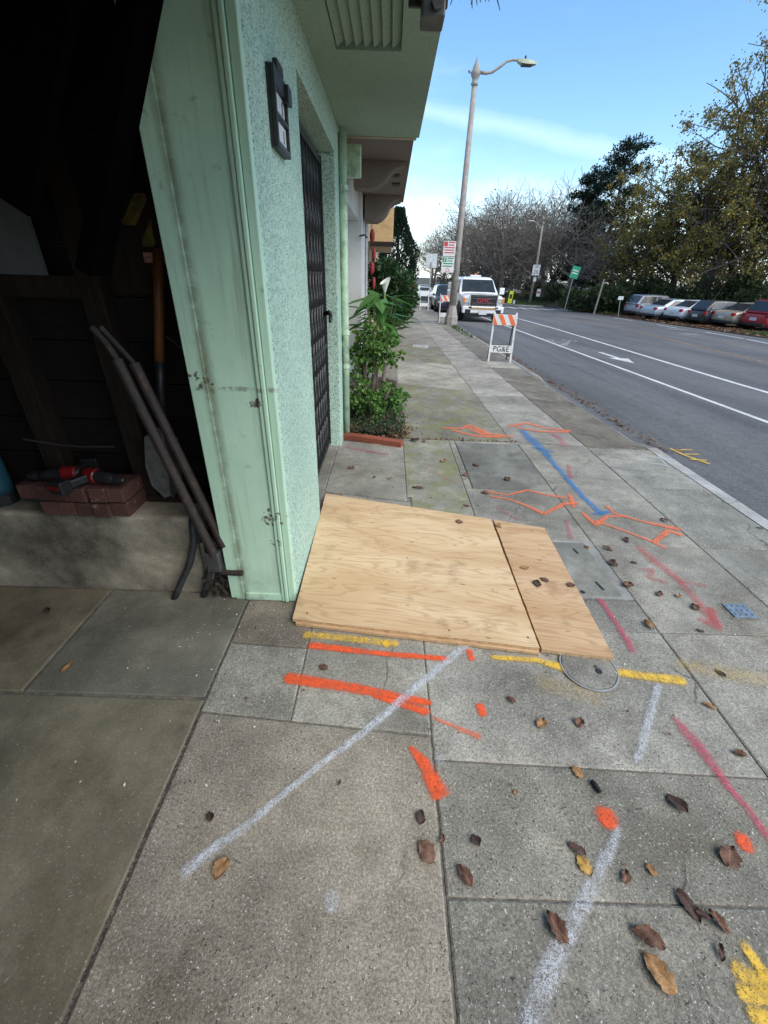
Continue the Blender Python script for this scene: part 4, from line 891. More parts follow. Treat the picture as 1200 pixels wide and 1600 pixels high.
mark('paint_stripe', [([(962, 1051), (1010, 1058), (1066, 1065)], [.026, .026, .03], .86)], yl, 'yellow stripe right of the round cover')
mark('paint_stripe', [([(1066, 1040), (1130, 1052), (1210, 1066)], [.05, .06, .05], .40)], yl, 'faint yellow overspray at the right edge')
mark('paint_stripe', [([(850, 1068), (930, 1090)], [.07, .07], .34)], yl, 'faint yellow overspray below the round cover')
mark('paint_mark', [([(1163, 1480), (1185, 1512), (1215, 1545)], .016, .95), ([(1150, 1515), (1180, 1535), (1215, 1540)], .022, .95), ([(1158, 1552), (1200, 1560)], .02, .9), ([(1178, 1590), (1215, 1600)], .022, .95)], yl, 'yellow scribble cut off at the bottom right corner')
wh = 'sp_white'
mark('paint_line', [([(288, 1364), (330, 1330), (385, 1292), (440, 1245), (500, 1196), (560, 1152), (610, 1110), (660, 1066), (700, 1032), (728, 1008)], [.020, .019, .017, .015, .015, .017, .021, .022, .020, .022], .82)], wh, 'long curving white line crossing the left slabs to the plywood')
mark('paint_dot', [([(518, 1402), (519, 1418)], .026, .62)], wh, 'faint white dot on the large bottom slab')
mark('paint_line', [([(1028, 1072), (1012, 1130), (995, 1192)], [.018, .020, .018], .72)], wh, 'short white streak right of centre below the yellow stripe')
mark('paint_line', [([(966, 1298), (945, 1345), (915, 1405), (870, 1490), (840, 1560), (822, 1625)], [.016, .020, .024, .030, .034, .036], .68)], wh, 'wide white streak running to the bottom edge')
mark('paint_dot', [([(688, 1187)], .018, .6)], wh, 'small white dot at the slab corner by the long joint')
mark('paint_dot', [([(940, 700), (1060, 716), (1100, 722)], [.02, .05, .02], .0)], wh, 'x') if 0 else None
for pts, lb in ((Z2((742, 262), (800, 268), (852, 276)), 'white scribble on the slab near the kerb'),):
    mark('paint_mark', [(pts, .03, .6), (Z2((760, 282), (845, 300)), .022, .62), (Z2((800, 255), (835, 300)), .018, .62)], wh, lb)
def markR(name, strokes, mat, label):
    global G
    g0 = G; G = lambda x, y, z=0: Rd(x, y); o = mark(name, strokes, mat, label, z=.005, zfun=lambda y: 0); G = g0
    for v in o.data.vertices: v.co.z += zr(v.co.x, v.co.y)
    return o
markR('paint_mark', [(Z2((848, 236), (905, 262), (985, 290)), .022, .9), (Z2((870, 240), (925, 240)), .018, .8), (Z2((895, 256), (950, 256)), .018, .8), (Z2((920, 274), (975, 278)), .02, .85)], yl, 'yellow letters sprayed on the road beside the kerb')
markR('paint_mark', [([(1140, 745), (1190, 738), (1215, 742)], .16, .0)], yl, 'x') if 0 else None

# ------------------------------------------------------------------ fallen leaves, each its own thing
def leaf_mesh(seed, kind):
    q = random.Random(seed); nx_, ny_ = 13, 6; b = MB(); cu = q.uniform(.15, .6); tw = q.uniform(-.5, .5)
    wmax = {'round': .46, 'oval': .35, 'thin': .22}[kind]
    for i in range(nx_+1):
        u = i/nx_; w_ = wmax*(math.sin(math.pi*u**.85)**.75)+.012; w_ *= 1+.08*math.sin(u*25+seed)+.05*math.sin(u*57+2*seed)
        wl, wr_ = w_*(1+q.gauss(0, .055)), w_*(1+q.gauss(0, .055))
        if q.random() < .16 and .2 < u < .9: wl *= .78
        if q.random() < .16 and .2 < u < .9: wr_ *= .8
        for j in range(ny_+1):
            v = -1+2*j/ny_; x = u-.5+.03*math.sin(seed+v*2); w_ = wl if v < 0 else wr_; y = v*w_+.06*math.sin(u*3.1+seed)-.03; z = cu*.35*(abs(v)**1.6)*w_+.10*cu*math.sin(u*math.pi*1.0+tw*3)+.02*math.sin(u*9+v*4+seed)+tw*.10*v*w_*u
            z -= .025*math.exp(-(v/.15)**2); z += .02*math.cos(v*5+u*40)*(abs(v) > .1)+.05*math.sin(u*7+seed)*math.cos(v*2.5+seed)
            b.v.append((x, y, z))
    mz = min(p[2] for p in b.v); b.v = [(x, y, z-mz) for x, y, z in b.v]; n = ny_+1
    b.f = [(i*n+j, i*n+j+1, (i+1)*n+j+1, (i+1)*n+j) for i in range(nx_) for j in range(ny_)]
    z0 = b.v[ny_//2][2]
    b.tube([(-.48, 0, z0+.01), (-.6, .02, z0+.03), (-.68, .05, max(.01, z0))], .009, 4)
    me_o = b.build('fallen_leaf', M['dry_brown'], smooth=True, fix=False); me = me_o.data; bpy.data.objects.remove(me_o); return me
LM = {}
for k in ('round', 'oval', 'thin'):
    for m_ in ('brown', 'tan', 'dark', 'yellow'):
        for s_ in (1, 2, 3):
            me = leaf_mesh(s_*7+len(k)+3*len(m_), k); me.materials[0] = M['dry_'+m_]; LM[k, m_, s_] = me
leaves = [
 (347, 1358, .062, 'round', 'tan', 'crinkled tan leaf beside the lower end of the white line'), (665, 1333, .075, 'round', 'brown', 'large brown leaf left of the long joint'), (725, 1370, .068, 'oval', 'brown', 'brown leaf just right of the long joint'),
 (868, 1452, .080, 'oval', 'brown', 'brown leaf touching the wide white streak'), (900, 1328, .06, 'thin', 'dark', 'curled dark leaf above the yellow spotted leaf'), (912, 1353, .062, 'oval', 'yellow', 'yellow spotted leaf on the wide white streak'),
 (1055, 1258, .075, 'oval', 'dark', 'dark leaf between the orange dots at right'), (1138, 1338, .080, 'oval', 'brown', 'brown leaf below the orange dot at right'), (1011, 1470, .085, 'oval', 'brown', 'brown leaf, upper of the touching pair at lower right'), (1028, 1522, .095, 'oval', 'tan', 'tan leaf, lower of the touching pair at lower right'),
 (1073, 1415, .085, 'thin', 'dark', 'long dark curled leaf at lower right'), (1098, 1432, .05, 'thin', 'dark', 'small dark leaf scrap at lower right'), (1121, 1442, .062, 'thin', 'brown', 'narrow brown leaf right of the dark curled ones'), (1124, 1489, .045, 'thin', 'dark', 'small dark leaf nearest the yellow scribble'),
 (976, 1371, .045, 'oval', 'brown', 'small brown leaf in the middle of the lower right slab'), (1016, 1360, .038, 'oval', 'tan', 'small tan leaf on the lower right slab'), (845, 1131, .058, 'oval', 'tan', 'tan leaf in the middle of the pavement'), (798, 1096, .045, 'oval', 'brown', 'brown leaf right of the round orange dot'),
 (905, 1131, .052, 'oval', 'brown', 'brown leaf below the round cover'), (901, 1208, .050, 'oval', 'tan', 'reddish leaf on the cross joint'), (1108, 1105, .06, 'thin', 'tan', 'thin tan leaf on the long joint at right'), (1124, 1053, .055, 'thin', 'dark', 'dark leaf on the yellow overspray at right'), (1155, 1180, .05, 'oval', 'brown', 'brown leaf near the right edge, by the long joint'),
 (1012, 978, .072, 'oval', 'tan', 'golden tan leaf between the pink stripe and the small lid'), (328, 1278, .04, 'oval', 'dark', 'small dark leaf on the large left slab'), (657, 1278, .05, 'oval', 'dark', 'small dark leaf below the fat orange mark'), (690, 1312, .032, 'oval', 'brown', 'tiny brown leaf on the long joint'), (742, 1315, .04, 'oval', 'dark', 'small dark leaf right of the long joint'),
 (805, 1238, .022, 'oval', 'tan', 'tiny tan leaf on the grey slab'), (505, 1045, .05, 'oval', 'brown', 'brown leaf between the two orange stripes'), (75, 957, .075, 'thin', 'dark', 'dark leaf on the garage floor by the ledge'), (107, 1042, .07, 'thin', 'tan', 'tan leaf on a joint of the garage floor'),
 (957, 882, .07, 'oval', 'dark', 'dark leaf above the blurred red arrow'), (949, 859, .07, 'thin', 'brown', 'thin brown leaf by the slab joint'), (990, 880, .04, 'oval', 'dark', 'small dark leaf left of the red arrow'), (979, 915, .08, 'oval', 'brown', 'brown leaf at the corner of the utility box cover'), (916, 856, .045, 'oval', 'tan', 'tan leaf on the utility box cover'),
 (1037, 814, .06, 'oval', 'brown', 'brown leaf on the orange arrow by the blue line'), (1029, 929, .06, 'oval', 'brown', 'brown leaf on the red arrow'), (1059, 932, .045, 'oval', 'tan', 'orange tan leaf beside the red arrow'), (1085, 950, .06, 'oval', 'brown', 'brown leaf at the tip of the red arrow'), (978, 845, .07, 'thin', 'dark', 'black curled leaf by the cross joint'), (1186, 826, .05, 'thin', 'dark', 'small dark leaf near the kerb'), (1093, 987, .04, 'thin', 'dark', 'small dark leaf below the red arrow'),
 (743, 728, .08, 'oval', 'brown', 'brown leaf on the dark vault cover, left'), (728, 743, .07, 'oval', 'brown', 'brown leaf at the edge of the dark vault cover'), (792, 750, .08, 'oval', 'brown', 'brown leaf on the dark vault cover, right'), (758, 771, .07, 'round', 'brown', 'brown leaf at the tip of the near orange arrow'), (729, 791, .06, 'oval', 'brown', 'brown leaf just behind the plywood seam'), (653, 764, .10, 'thin', 'brown', 'brown leaf scrap behind the plywood on the mossy slab'), (549, 731, .075, 'round', 'brown', 'brown curled leaf behind the plywood at left'), (609, 748, .05, 'oval', 'tan', 'small tan leaf behind the plywood'), (585, 746, .05, 'thin', 'dark', 'small dark leaf scrap behind the plywood'), (692, 721, .08, 'oval', 'tan', 'orange leaf on the mossy strip'), (647, 690, .12, 'oval', 'dark', 'dark leaf heap beside the brick edging'), (662, 690, .09, 'thin', 'brown', 'brown leaf right of the brick edging'),
]
for i, (px, py, s_, k, m_, lb) in enumerate(leaves):
    o = bpy.data.objects.new('fallen_leaf', LM[k, m_, 1+i % 3]); col.objects.link(o); c = G(px, py); o.location = (c.x, c.y, zg(c.y)+.003); r2 = random.Random(i*3+1)
    o.rotation_euler = (r2.uniform(-.08, .08), r2.uniform(-.08, .08), (2.0+r2.uniform(-1.1, 1.1)) if k != 'round' else r2.uniform(0, 6)); s_ *= .87; o.scale = (s_, s_*r2.uniform(.8, 1.15), s_*r2.uniform(.7, 1.8)); tag(o, lb, 'leaf', 'fallen leaves')
for i, (px, py, s_, k, m_, lb) in enumerate([(718, 816, .05, 'round', 'brown', 'small leaf at the back of the large plywood sheet'), (839, 910, .06, 'oval', 'dark', 'dark leaf in the middle of the narrow plywood strip'), (851, 905, .05, 'oval', 'brown', 'brown leaf touching the dark one on the narrow plywood strip'), (893, 913, .045, 'round', 'brown', 'curled leaf at the right edge of the narrow plywood strip'), (780, 820, .05, 'oval', 'tan', 'tan leaf at the back of the narrow plywood strip'), (820, 885, .05, 'oval', 'tan', 'pale leaf on the narrow plywood strip, above the dark one')]):
    o = bpy.data.objects.new('fallen_leaf', LM[k, m_, 1+i % 3]); col.objects.link(o); c = G(px, py, .037); o.location = (c.x, c.y, .0385 if px < 760 else .0275); o.rotation_euler = (0, 0, i*1.3); o.scale = (s_, s_, s_); tag(o, lb, 'leaf', 'fallen leaves')
c = G(930, 1231); o = MB().tube([(-.02, 0, .008), (.004, 0, .008), (.02, 0, .008)], [.007, .009, .006], 8).build('black_plug', M['black_plastic']); put(o, (c.x, c.y, .002), 1.9); tag(o, 'small black plastic plug above the large orange dot', 'debris')

# ------------------------------------------------------------------ brick edging and planting
bs = [G(*p) for p in ((531, 686), (565, 690), (597, 695), (629, 700))]
for i in range(3):
    a, e = bs[i], bs[i+1]; d = (e-a); c = (a+e)/2
    o = MB().box((0, 0, .025), (d.length-.006, .09, .058)).build('edging_brick', M['brick'], bevel=.005); put(o, (c.x, c.y+.045, 0), math.atan2(d.y, d.x)); tag(o, ('left', 'middle', 'right')[i]+' red brick of the edging below the jade plant', 'brick', 'edging bricks')
o = MB().box((0, 0, .03), (.09, .2, .06)).build('edging_brick', M['brick'], bevel=.005); put(o, (-.40, 4.42, 0), .1); tag(o, 'loose red brick at the foot of the downpipe', 'brick')
sm = MB(); n = 12; P = [(-.5+.66*i/n+.02*math.sin(j), 4.22+2.9*j/n, zg(4.3+2.9*j/n)+.02+.05*math.sin(math.pi*i/n)*(1+.4*math.sin(i*3+j*2))) for j in range(n+1) for i in range(n+1)]
sm.add(P, [(j*(n+1)+i, j*(n+1)+i+1, (j+1)*(n+1)+i+1, (j+1)*(n+1)+i) for j in range(n) for i in range(n)]); o = sm.build('planting_bed', M['soil']); o['kind'] = 'structure'
def leafq(b, p, d, s_, asp, up, fold=.12, pts=6):             # one leaf: six-cornered, folded along its rib
    d = d.normalized(); x = d.cross(up); x = x.normalized() if x.length > 1e-4 else d.orthogonal().normalized(); n_ = x.cross(d)
    w_ = s_*asp
    b.add([p, p+d*s_*.35+x*w_*.5+n_*w_*fold, p+d*s_*.75+x*w_*.42+n_*w_*fold, p+d*s_, p+d*s_*.75-x*w_*.42+n_*w_*fold, p+d*s_*.35-x*w_*.5+n_*w_*fold], [(0, 1, 2, 3), (0, 3, 4, 5)])
def rv(q): 
    while True:
        v = Vector((q.uniform(-1, 1), q.uniform(-1, 1), q.uniform(-1, 1)))
        if .05 < v.length < 1: return v.normalized()
# jade plant
q = random.Random(21); t = empty('jade_plant', (-.17, 4.75, zg(4.75)), 0, 'jade plant with bare thick stems between leafy clumps behind the brick edging', 'plant')
st = MB(); lv = MB()
def rosette(p, n, r):
    for _ in range(n):
        v = rv(q); v.z = abs(v.z)*.8+.1 if q.random() < .75 else v.z; v.normalize(); leafq(lv, p+v*r*.25, v, r*q.uniform(.6, 1.0), .62, rv(q), .22)
for (x0, y0, x1, y1, h_) in ((-.20, 4.75, -.27, 4.8, 1.0), (-.12, 4.85, -.10, 4.85, .95), (-.25, 4.9, -.33, 4.8, .8), (-.12, 4.6, .02, 4.6, .46), (-.18, 4.6, -.2, 4.5, .42), (-.05, 4.75, .08, 4.75, .4), (-.30, 4.7, -.36, 4.55, .55), (-.2, 4.8, -.15, 4.7, 1.02), (-.1, 4.7, -.02, 4.8, .92)):
    a, e = Vector((x0, y0, .02)), Vector((x1, y1, h_-.04)); m_ = a.lerp(e, .5)+Vector((q.uniform(-.03, .03), 0, 0)); r0 = .03 if h_ > .7 else .018
    st.tube([a, m_, e], [r0, r0*.8, r0*.45], 8)
    for k in range(34 if h_ > .7 else 36):
        f = q.uniform(.70, 1.0) if h_ > .7 else q.uniform(.35, 1.0); p = a.lerp(e, f)+Vector((q.gauss(0, .075), q.gauss(0, .075), q.gauss(0, .05))); 
        if k % 4 == 0: st.tube([a.lerp(e, f), p], [.007, .004], 4, False)
        rosette(p, 13, .055)
here(st, 'stem', M['jade_stem'], t, smooth=True); here(lv, 'foliage', M['leaf_jade'], t, fix=False)
# ground cover
b = MB(); q = random.Random(5)
for _ in range(3800):
    x, y_ = q.uniform(-.46, .20), q.uniform(4.18, 5.2); hgt = q.random()**1.5*.17*(1.0-.3*abs(x+.1)/.3); p = Vector((x+q.gauss(0, .02), y_, zg(y_)+.03+hgt)); leafq(b, p, rv(q)+Vector((0, 0, .4)), q.uniform(.018, .04), .42, rv(q))
for _ in range(110):
    x, y_ = q.uniform(-.45, .22), q.uniform(4.2, 5.0); p = Vector((x, y_, zg(y_)+.02)); b.tube([p, p+Vector((q.gauss(0, .06), q.gauss(0, .05), q.uniform(.05, .2)))], [.003, .0015], 3, False)
tag(b.build('ground_cover', M['leaf_cover'], fix=False), 'low tangled ground cover under the jade plant', 'ground cover', kind='stuff')
b = MB()
for _ in range(500):
    x, y_ = q.gauss(.12, .09), q.gauss(4.35, .13); s_ = q.uniform(.015, .04); p = Vector((x, max(4.12, y_), .01+q.random()*.06)); leafq(b, p, rv(q), s_, .4, rv(q))
tag(b.build('dead_stalks', M['litter'], fix=False), 'dry brown stalks and leaves by the right end of the brick edging', 'debris', kind='stuff')
b = MB()
for _ in range(260):
    y_ = q.choice((4.24, 4.24, q.uniform(4.25, 6.7))); x = (q.uniform(.15, 1.4) if y_ < 4.25 else .17)+q.gauss(0, .012); p = Vector((x, y_+q.gauss(0, .012), zg(y_))); leafq(b, p, rv(q)+Vector((0, 0, .2)), q.uniform(.01, .03), .5, rv(q))
tag(b.build('joint_debris', M['litter'], fix=False), 'bits of dead leaf caught in the cross joint', 'debris', kind='stuff')
# calla lily
t = empty('calla_lily', (-.12, 7.0, zg(7)), 0, 'calla lily with large arrow leaves and one white bloom behind the jade plant', 'plant'); q = random.Random(8)
sk, lf = MB(), MB()
for k in range(52):
    a = q.uniform(0, 6.28); top = Vector((-.14+math.cos(a)*q.uniform(.05, .28), 6.9+math.sin(a)*.3, q.uniform(.75, 1.25))); bs_ = Vector((-.14+q.gauss(0, .04), 7.0+q.gauss(0, .06), .15))
    sk.tube([bs_, bs_.lerp(top, .6)+Vector((0, 0, .08)), top], [.013, .01, .006], 5, False); d = Vector((math.cos(a), math.sin(a)*.6-.2, q.uniform(-.5, .3))).normalized(); s_ = q.uniform(.24, .42)
    x = d.cross(Vector((0, 0, 1))).normalized(); n_ = x.cross(d); w_ = s_*.5
    lf.add([top, top-d*s_*.22+x*w_*.42, top+d*s_*.15+x*w_*.55-n_*.02, top+d*s_*.6+x*w_*.3-n_*.03, top+d*s_-n_*.07, top+d*s_*.6-x*w_*.3-n_*.03, top+d*s_*.15-x*w_*.55-n_*.02, top-d*s_*.22-x*w_*.42], [(0, 1, 2, 3, 4), (0, 4, 5, 6, 7)])
here(sk, 'stalk', M['calla_stalk'], t, smooth=True); here(lf, 'foliage', M['leaf_calla'], t, fix=False)
here(MB().tube([(-.12, 6.9, .2), (-.09, 6.85, .9), (-.08, 6.8, 1.30)], .01, 5), 'bloom_stalk', M['calla_stalk'], t)
fl = MB(); n = 10; P = []
for i, (r_, z) in enumerate(((.012, 1.28), (.028, 1.33), (.05, 1.39), (.075, 1.43))):
    for k in range(n): a = 6.283*k/n; P.append((-.08+r_*math.cos(a), 6.8+r_*math.sin(a), z+(.05*math.cos(a-.5) if i == 3 else 0)))
fl.add(P, [(i*n+k, i*n+(k+1) % n, (i+1)*n+(k+1) % n, (i+1)*n+k) for i in range(3) for k in range(n)]); here(fl, 'bloom', M['flower'], t, smooth=True)

# leafy bush and clipped column beyond
def bush(name, c, rx, ry, rz_, n, s_, mat, label, seed, lumps=9, trunk=True, asp=.5, droop=0.0, cat='bush', stem='bark'):
    q = random.Random(seed); t = empty(name, (c[0], c[1], c[3] if len(c) > 3 else zg(c[1])), 0, label, cat); b = MB(); C_ = Vector(c[:3]); z0 = t.location.z
    L_ = [(rv(q)*q.uniform(.35, .75), q.uniform(.32, .55)) for _ in range(lumps)]
    for _ in range(n):
        o_, r_ = q.choice(L_); v = rv(q); u = o_+v*r_*q.uniform(.6, 1.05); p = C_+Vector((u.x*rx, u.y*ry, u.z*rz_))
        if p.z < z0: continue
        leafq(b, p, v+rv(q)*.7+Vector((0, 0, -droop)), s_*q.uniform(.6, 1.2), asp, rv(q))
    here(b, 'foliage', M[mat], t, fix=False)
    if trunk:
        w_ = MB()
        for k in range(5):
            o_, r_ = L_[k]; w_.tube([Vector((c[0]+q.gauss(0, rx*.06), c[1], z0)), Vector((c[0], c[1], c[2]-rz_*.4)), C_+Vector((o_.x*rx, o_.y*ry, o_.z*rz_))*1.0], [.05*rx+.01, .035*rx+.01, .01], 5, False)
        here(w_, 'trunk', M[stem], t)
    return t
bush('leafy_bush', (.03, 10.6, 1.22), .62, .9, .66, 5200, .10, 'leaf_ficus', 'large glossy green bush leaning over the pavement behind the calla lily', 31, 12)
bush('leafy_bush', (.12, 13.0, .55), .5, .8, .42, 1800, .09, 'leaf_hedge', 'low dark bush under the large glossy bush', 32, 8)
t = empty('cypress', (.32, 20, zg(20)), 0, 'tall narrow dark cypress beyond the tan house bay', 'tree'); b = MB(); q = random.Random(17)
for _ in range(15000):
    z = q.random()**.9; prof_ = (math.sin(math.pi*min(1, z*.62+.18))**.8)*(1-.75*max(0, z-.65)/.35); a = q.uniform(0, 6.28); r_ = .72*prof_*(1+.13*math.sin(a*5+z*22)+.1*math.sin(a*3-z*9))*q.uniform(.75, 1.05)
    p = Vector((.25+r_*math.cos(a), 20+r_*math.sin(a)*1.3, .0+z*3.75)); leafq(b, p, Vector((math.cos(a), math.sin(a), 1.3))+rv(q)*.6, q.uniform(.06, .14), .35, rv(q))
here(b, 'foliage', M['leaf_dark'], t, fix=False); here(MB().tube([(.25, 20, zg(20)), (.25, 20, 1.6), (.25, 20, 3.2)], [.12, .09, .02], 7), 'trunk', M['bark'], t)
t = empty('planter_box', (0, 10, zg(10)), 0, 'low concrete planter edge along the pavement past the jade plant', 'planter'); a = G(616, 548)
here(MB().bb((a.x-.26, 9.9, zg(10)-.02), (a.x-.02, 12.4, zg(10)+.22)), 'planter_wall', M['foundation'], t, bevel=.01)
here(MB().bb((a.x-.22, 10.0, zg(10)+.2), (a.x-.06, 12.3, zg(10)+.225)), 'planter_soil', M['soil'], t)

# ------------------------------------------------------------------ neighbouring houses
t = empty('brown_house', (-3.5, 6.5, 0), 0, 'brown house with corbelled overhang and white garage front next to the green house', 'house')
here(MB().bb((-7, 4.44, 2.56), (.165, 8.6, 7.2)), 'upper_floor', M['stucco_brown'], t)
here(MB().bb((-.44, 4.436, 2.47), (.17, 4.50, 2.555)), 'fascia_board', M['stucco_tan'], t)
def corbel(y0, y1, h_):
    pts = [(-.44, 2.558), (.12, 2.558), (.12, 2.53), (.08, 2.52), (.02, 2.50), (-.04, 2.46), (-.10, 2.46-h_*.5), (-.17, 2.46-h_*.8), (-.25, 2.46-h_), (-.44, 2.46-h_)]
    here(MB().prism(pts, y0, y1), 'corbel', M['stucco_brown'], t)
corbel(5.7, 5.95, .14); corbel(7.9, 8.5, .22)
here(MB().bb((-.05, 6.35, 2.545), (.06, 6.5, 2.559)), 'soffit_vent', M['ink'], t); here(MB().bb((-.03, 6.9, 2.545), (.08, 7.05, 2.559)), 'soffit_vent', M['ink'], t)
here(MB().bb((-7, 4.44, -.1), (-.52, 5.1, 2.555)), 'wall', M['stucco_white'], t)
here(MB().bb((-7, 7.6, -.3), (-.47, 8.6, 2.555)), 'wall', M['stucco_white'], t)
here(MB().bb((-.75, 5.1, 2.2), (-.52, 7.6, 2.555)), 'garage_lintel', M['stucco_white'], t)
gdn = here(MB().bb((-.80, 5.1, -.1), (-.72, 7.6, 2.2)), 'garage_door_panel', M['white_frame'], t)
for k in range(4): here(MB().bb((-.72, 5.25, .05+k*.54), (-.705, 7.45, .5+k*.54)), 'garage_door_rail', M['white_frame'], t)
here(MB().tube([(-.5, 7.55, 2.0), (-.42, 7.55, 2.02), (-.38, 7.55, 1.98)], .012, 6), 'lamp_hook', M['iron'], t)
o = here(MB().bb((-.438, 4.50, 2.22), (-.285, 4.58, 2.44)), 'light_box', M['mint_trim'], None, bevel=.008); base(o); tag(o, 'pale green square fixture hung under the brown overhang by the downpipe', 'wall fixture')
t = empty('dark_house', (-3.5, 10, 0), 0, 'narrow dark house front with red hanging decorations behind the bush', 'house')
here(MB().bb((-7, 8.62, -.4), (-.55, 11.4, 6.8)), 'wall', M['stucco_grey'], t); here(MB().bb((-.55, 8.9, -.1), (-.52, 10.2, 2.1)), 'door', M['stud'], t)
here(MB().tube([(-.46, 8.75, 2.45), (-.46, 8.75, 0)], .035, 8), 'downpipe', M['galv'], t)
here(MB().bb((-.55, 10.4, .8), (-.53, 11.2, 2.0)), 'window', M['glass'], t)
for i, (y_, z, s_) in enumerate(((8.95, 2.0, .045), (9.1, 1.72, .035), (9.0, 1.5, .045), (9.2, 1.25, .035))):
    o = MB().lathe([(.01, .0), (s_*.7, .02), (s_, .07), (s_, .14), (s_*.7, .19), (.01, .21)], 10).build('hanging_ornament', M['orn_red'], smooth=True); put(o, (-.36+.03*(i % 2), y_, z)); tag(o, ('topmost', 'second from top', 'third from top', 'lowest')[i]+' red ornament hanging on the dark house', 'ornament', 'red hanging ornaments')
t = empty('tan_house', (-3.5, 13.5, 0), 0, 'house with tan plank siding bay above the bushes', 'house')
here(MB().bb((-7, 11.42, -.5), (-.6, 17, 2.16)), 'wall', M['stucco_tan'], t); here(MB().bb((-7, 11.45, 2.17), (-.02, 17, 7)), 'bay_core', M['stucco_tan'], t)
for k in range(9): here(MB().box((-.23, 11.44, 2.22+k*.11), (.46, .03, .108), Euler((math.radians(7), 0, 0))), 'siding_plank', M['siding'], t)
here(MB().bb((-.015, 11.43, 2.17), (.02, 11.5, 3.3)), 'corner_board', M['siding'], t); here(MB().bb((-.5, 11.42, 2.09), (.02, 11.8, 2.168)), 'bay_underside', M['stud'], t)
hy = 17.1
for i, (w_, mt, nm) in enumerate(((7, 'stucco_grey', 'grey'), (7.5, 'stucco_white', 'white'), (8, 'stucco_tan', 'tan'), (9, 'stucco_grey', 'far grey'), (14, 'stucco_white', 'farthest white'))):
    t = empty('row_house', (-4, hy+w_/2, zg(hy)), 0, nm+' stucco row house hidden behind the cypress', 'house'); here(MB().bb((-8, hy, -2), (-1.2, hy+w_-.1, 6.6+.3*(i % 2))), 'wall', M[mt], t); here(MB().bb((-8, hy, 6.6+.3*(i % 2)), (-1.0, hy+w_-.1, 6.9+.3*(i % 2))), 'cornice', M['stucco_white'], t); hy += w_
# ------------------------------------------------------------------ street furniture
lx, ly = 2.62, 19.5; lz = zg(ly)
t = empty('street_lamp', (lx, ly, lz), 0, 'tall grey street lamp with finial and curved arm at the kerb', 'street lamp')
MB().lathe([(.27, 0), (.27, .30), (.24, .36), (.20, .55), (.155, .70), (.15, .74)], 8).build('base', M['lamp_paint'], t)
MB().tube([(0, 0, .7), (0, 0, 3), (0, 0, 7.45)], [.145, .125, .085], 12).build('pole', M['lamp_paint'], t, smooth=True)
MB().lathe([(.09, 7.42), (.12, 7.46), (.12, 7.50), (.09, 7.54), (.10, 7.60), (.16, 7.70), (.165, 7.76), (.12, 7.81), (.095, 7.90), (.05, 8.0), (.018, 8.1), (.004, 8.22)], 12).build('finial', M['lamp_paint'], t, smooth=True)
MB().lathe([(.02, -.14), (.05, -.1), (.05, -.06)], 8, (-.12, 0, 7.78), 'x').build('arm_stub', M['lamp_paint'], t)
MB().tube([(.12, 0, 7.77), (.35, 0, 7.75), (.55, 0, 7.78), (.8, 0, 7.92), (1.0, 0, 8.05), (1.2, 0, 8.09), (1.4, 0, 8.08)], [.05, .045, .04, .038, .035, .034, .034], 8).build('arm', M['lamp_paint'], t, smooth=True)
hd = MB(); P = []
for x, w_, z0, z1 in ((1.35, .06, 8.04, 8.12), (1.5, .12, 7.99, 8.14), (1.7, .14, 7.97, 8.12), (1.9, .11, 7.98, 8.08), (1.98, .04, 8.0, 8.04)): P += [(x, -w_, z0), (x, w_, z0), (x, w_*.8, (z0+z1)/2+.03), (x, 0, z1), (x, -w_*.8, (z0+z1)/2+.03)]
hd.add(P, [(5*i+j, 5*i+(j+1) % 5, 5*(i+1)+(j+1) % 5, 5*(i+1)+j) for i in range(4) for j in range(5)]+[(0, 1, 2, 3, 4), (20, 24, 23, 22, 21)]); M['lamp_head'] = plain('pale_green_lamp_head', (.42, .46, .33), .5); hd.build('lamp_head', M['lamp_head'], t, smooth=False)
MB().box((1.66, 0, 7.962), (.34, .18, .02)).build('lens', M['board'], t); MB().lathe([(.03, 0), (.03, .07), (.01, .09)], 8, (1.6, 0, 8.12)).build('photocell', M['black_plastic'], t)
def sign(name, loc, w_, h_, mat, label, rz=0, edge=None):
    t = empty(name, loc, rz, label, 'sign'); MB().box((0, 0, h_/2), (w_, .006, h_)).build('panel', M[mat], t, bevel=.0015)
    return t
FR = (math.radians(90), 0, 0)
t = sign('parking_sign', (2.26, 19.33, 2.22), .48, .50, 'white_paint', 'white parking sign with red print on the lamp post, the upper one')
MB().bb((-.22, -.006, .33), (-.08, -.0035, .48)).build('red_square', M['red_ink'], t)
for k in range(5): MB().bb((-.05 if k < 2 else -.2, -.006, .44-k*.085), (.2-.03*(k % 2), -.0035, .475-k*.085)).build('print_line', M['red_ink'], t)
MB().bb((-.25, .0035, .1), (.3, .02, .14)).build('strap', M['galv'], t); 
t = sign('parking_sign', (2.25, 19.33, 1.66), .50, .54, 'white_paint', 'white parking sign with green print and number two on the lamp post, the lower one')
MB().bb((-.23, -.006, .36), (-.07, -.0035, .52)).build('green_square', M['green_ink'], t); text('numeral', '2', .17, M['white_paint'], t, (-.15, -.0065, .44), FR)
for k in range(4): MB().bb((-.04 if k < 2 else -.2, -.006, .47-k*.09), (.21-.04*(k % 2), -.0035, .51-k*.09)).build('print_line', M['green_ink'], t)
MB().lathe([(.07, -.006), (.07, -.0035)], 16, (0, 0, .08), 'y').build('tow_symbol', M['red_ink'], t); MB().lathe([(.05, -.0075), (.05, -.006)], 16, (0, 0, .08), 'y').build('tow_symbol_centre', M['white_paint'], t)
MB().bb((-.25, .0035, .1), (.3, .02, .14)).build('strap', M['galv'], t)
t = empty('road_sign', (2.62, 32, zg(32)), 0, 'blank back of a white sign on a thin post beyond the lamp post', 'sign')
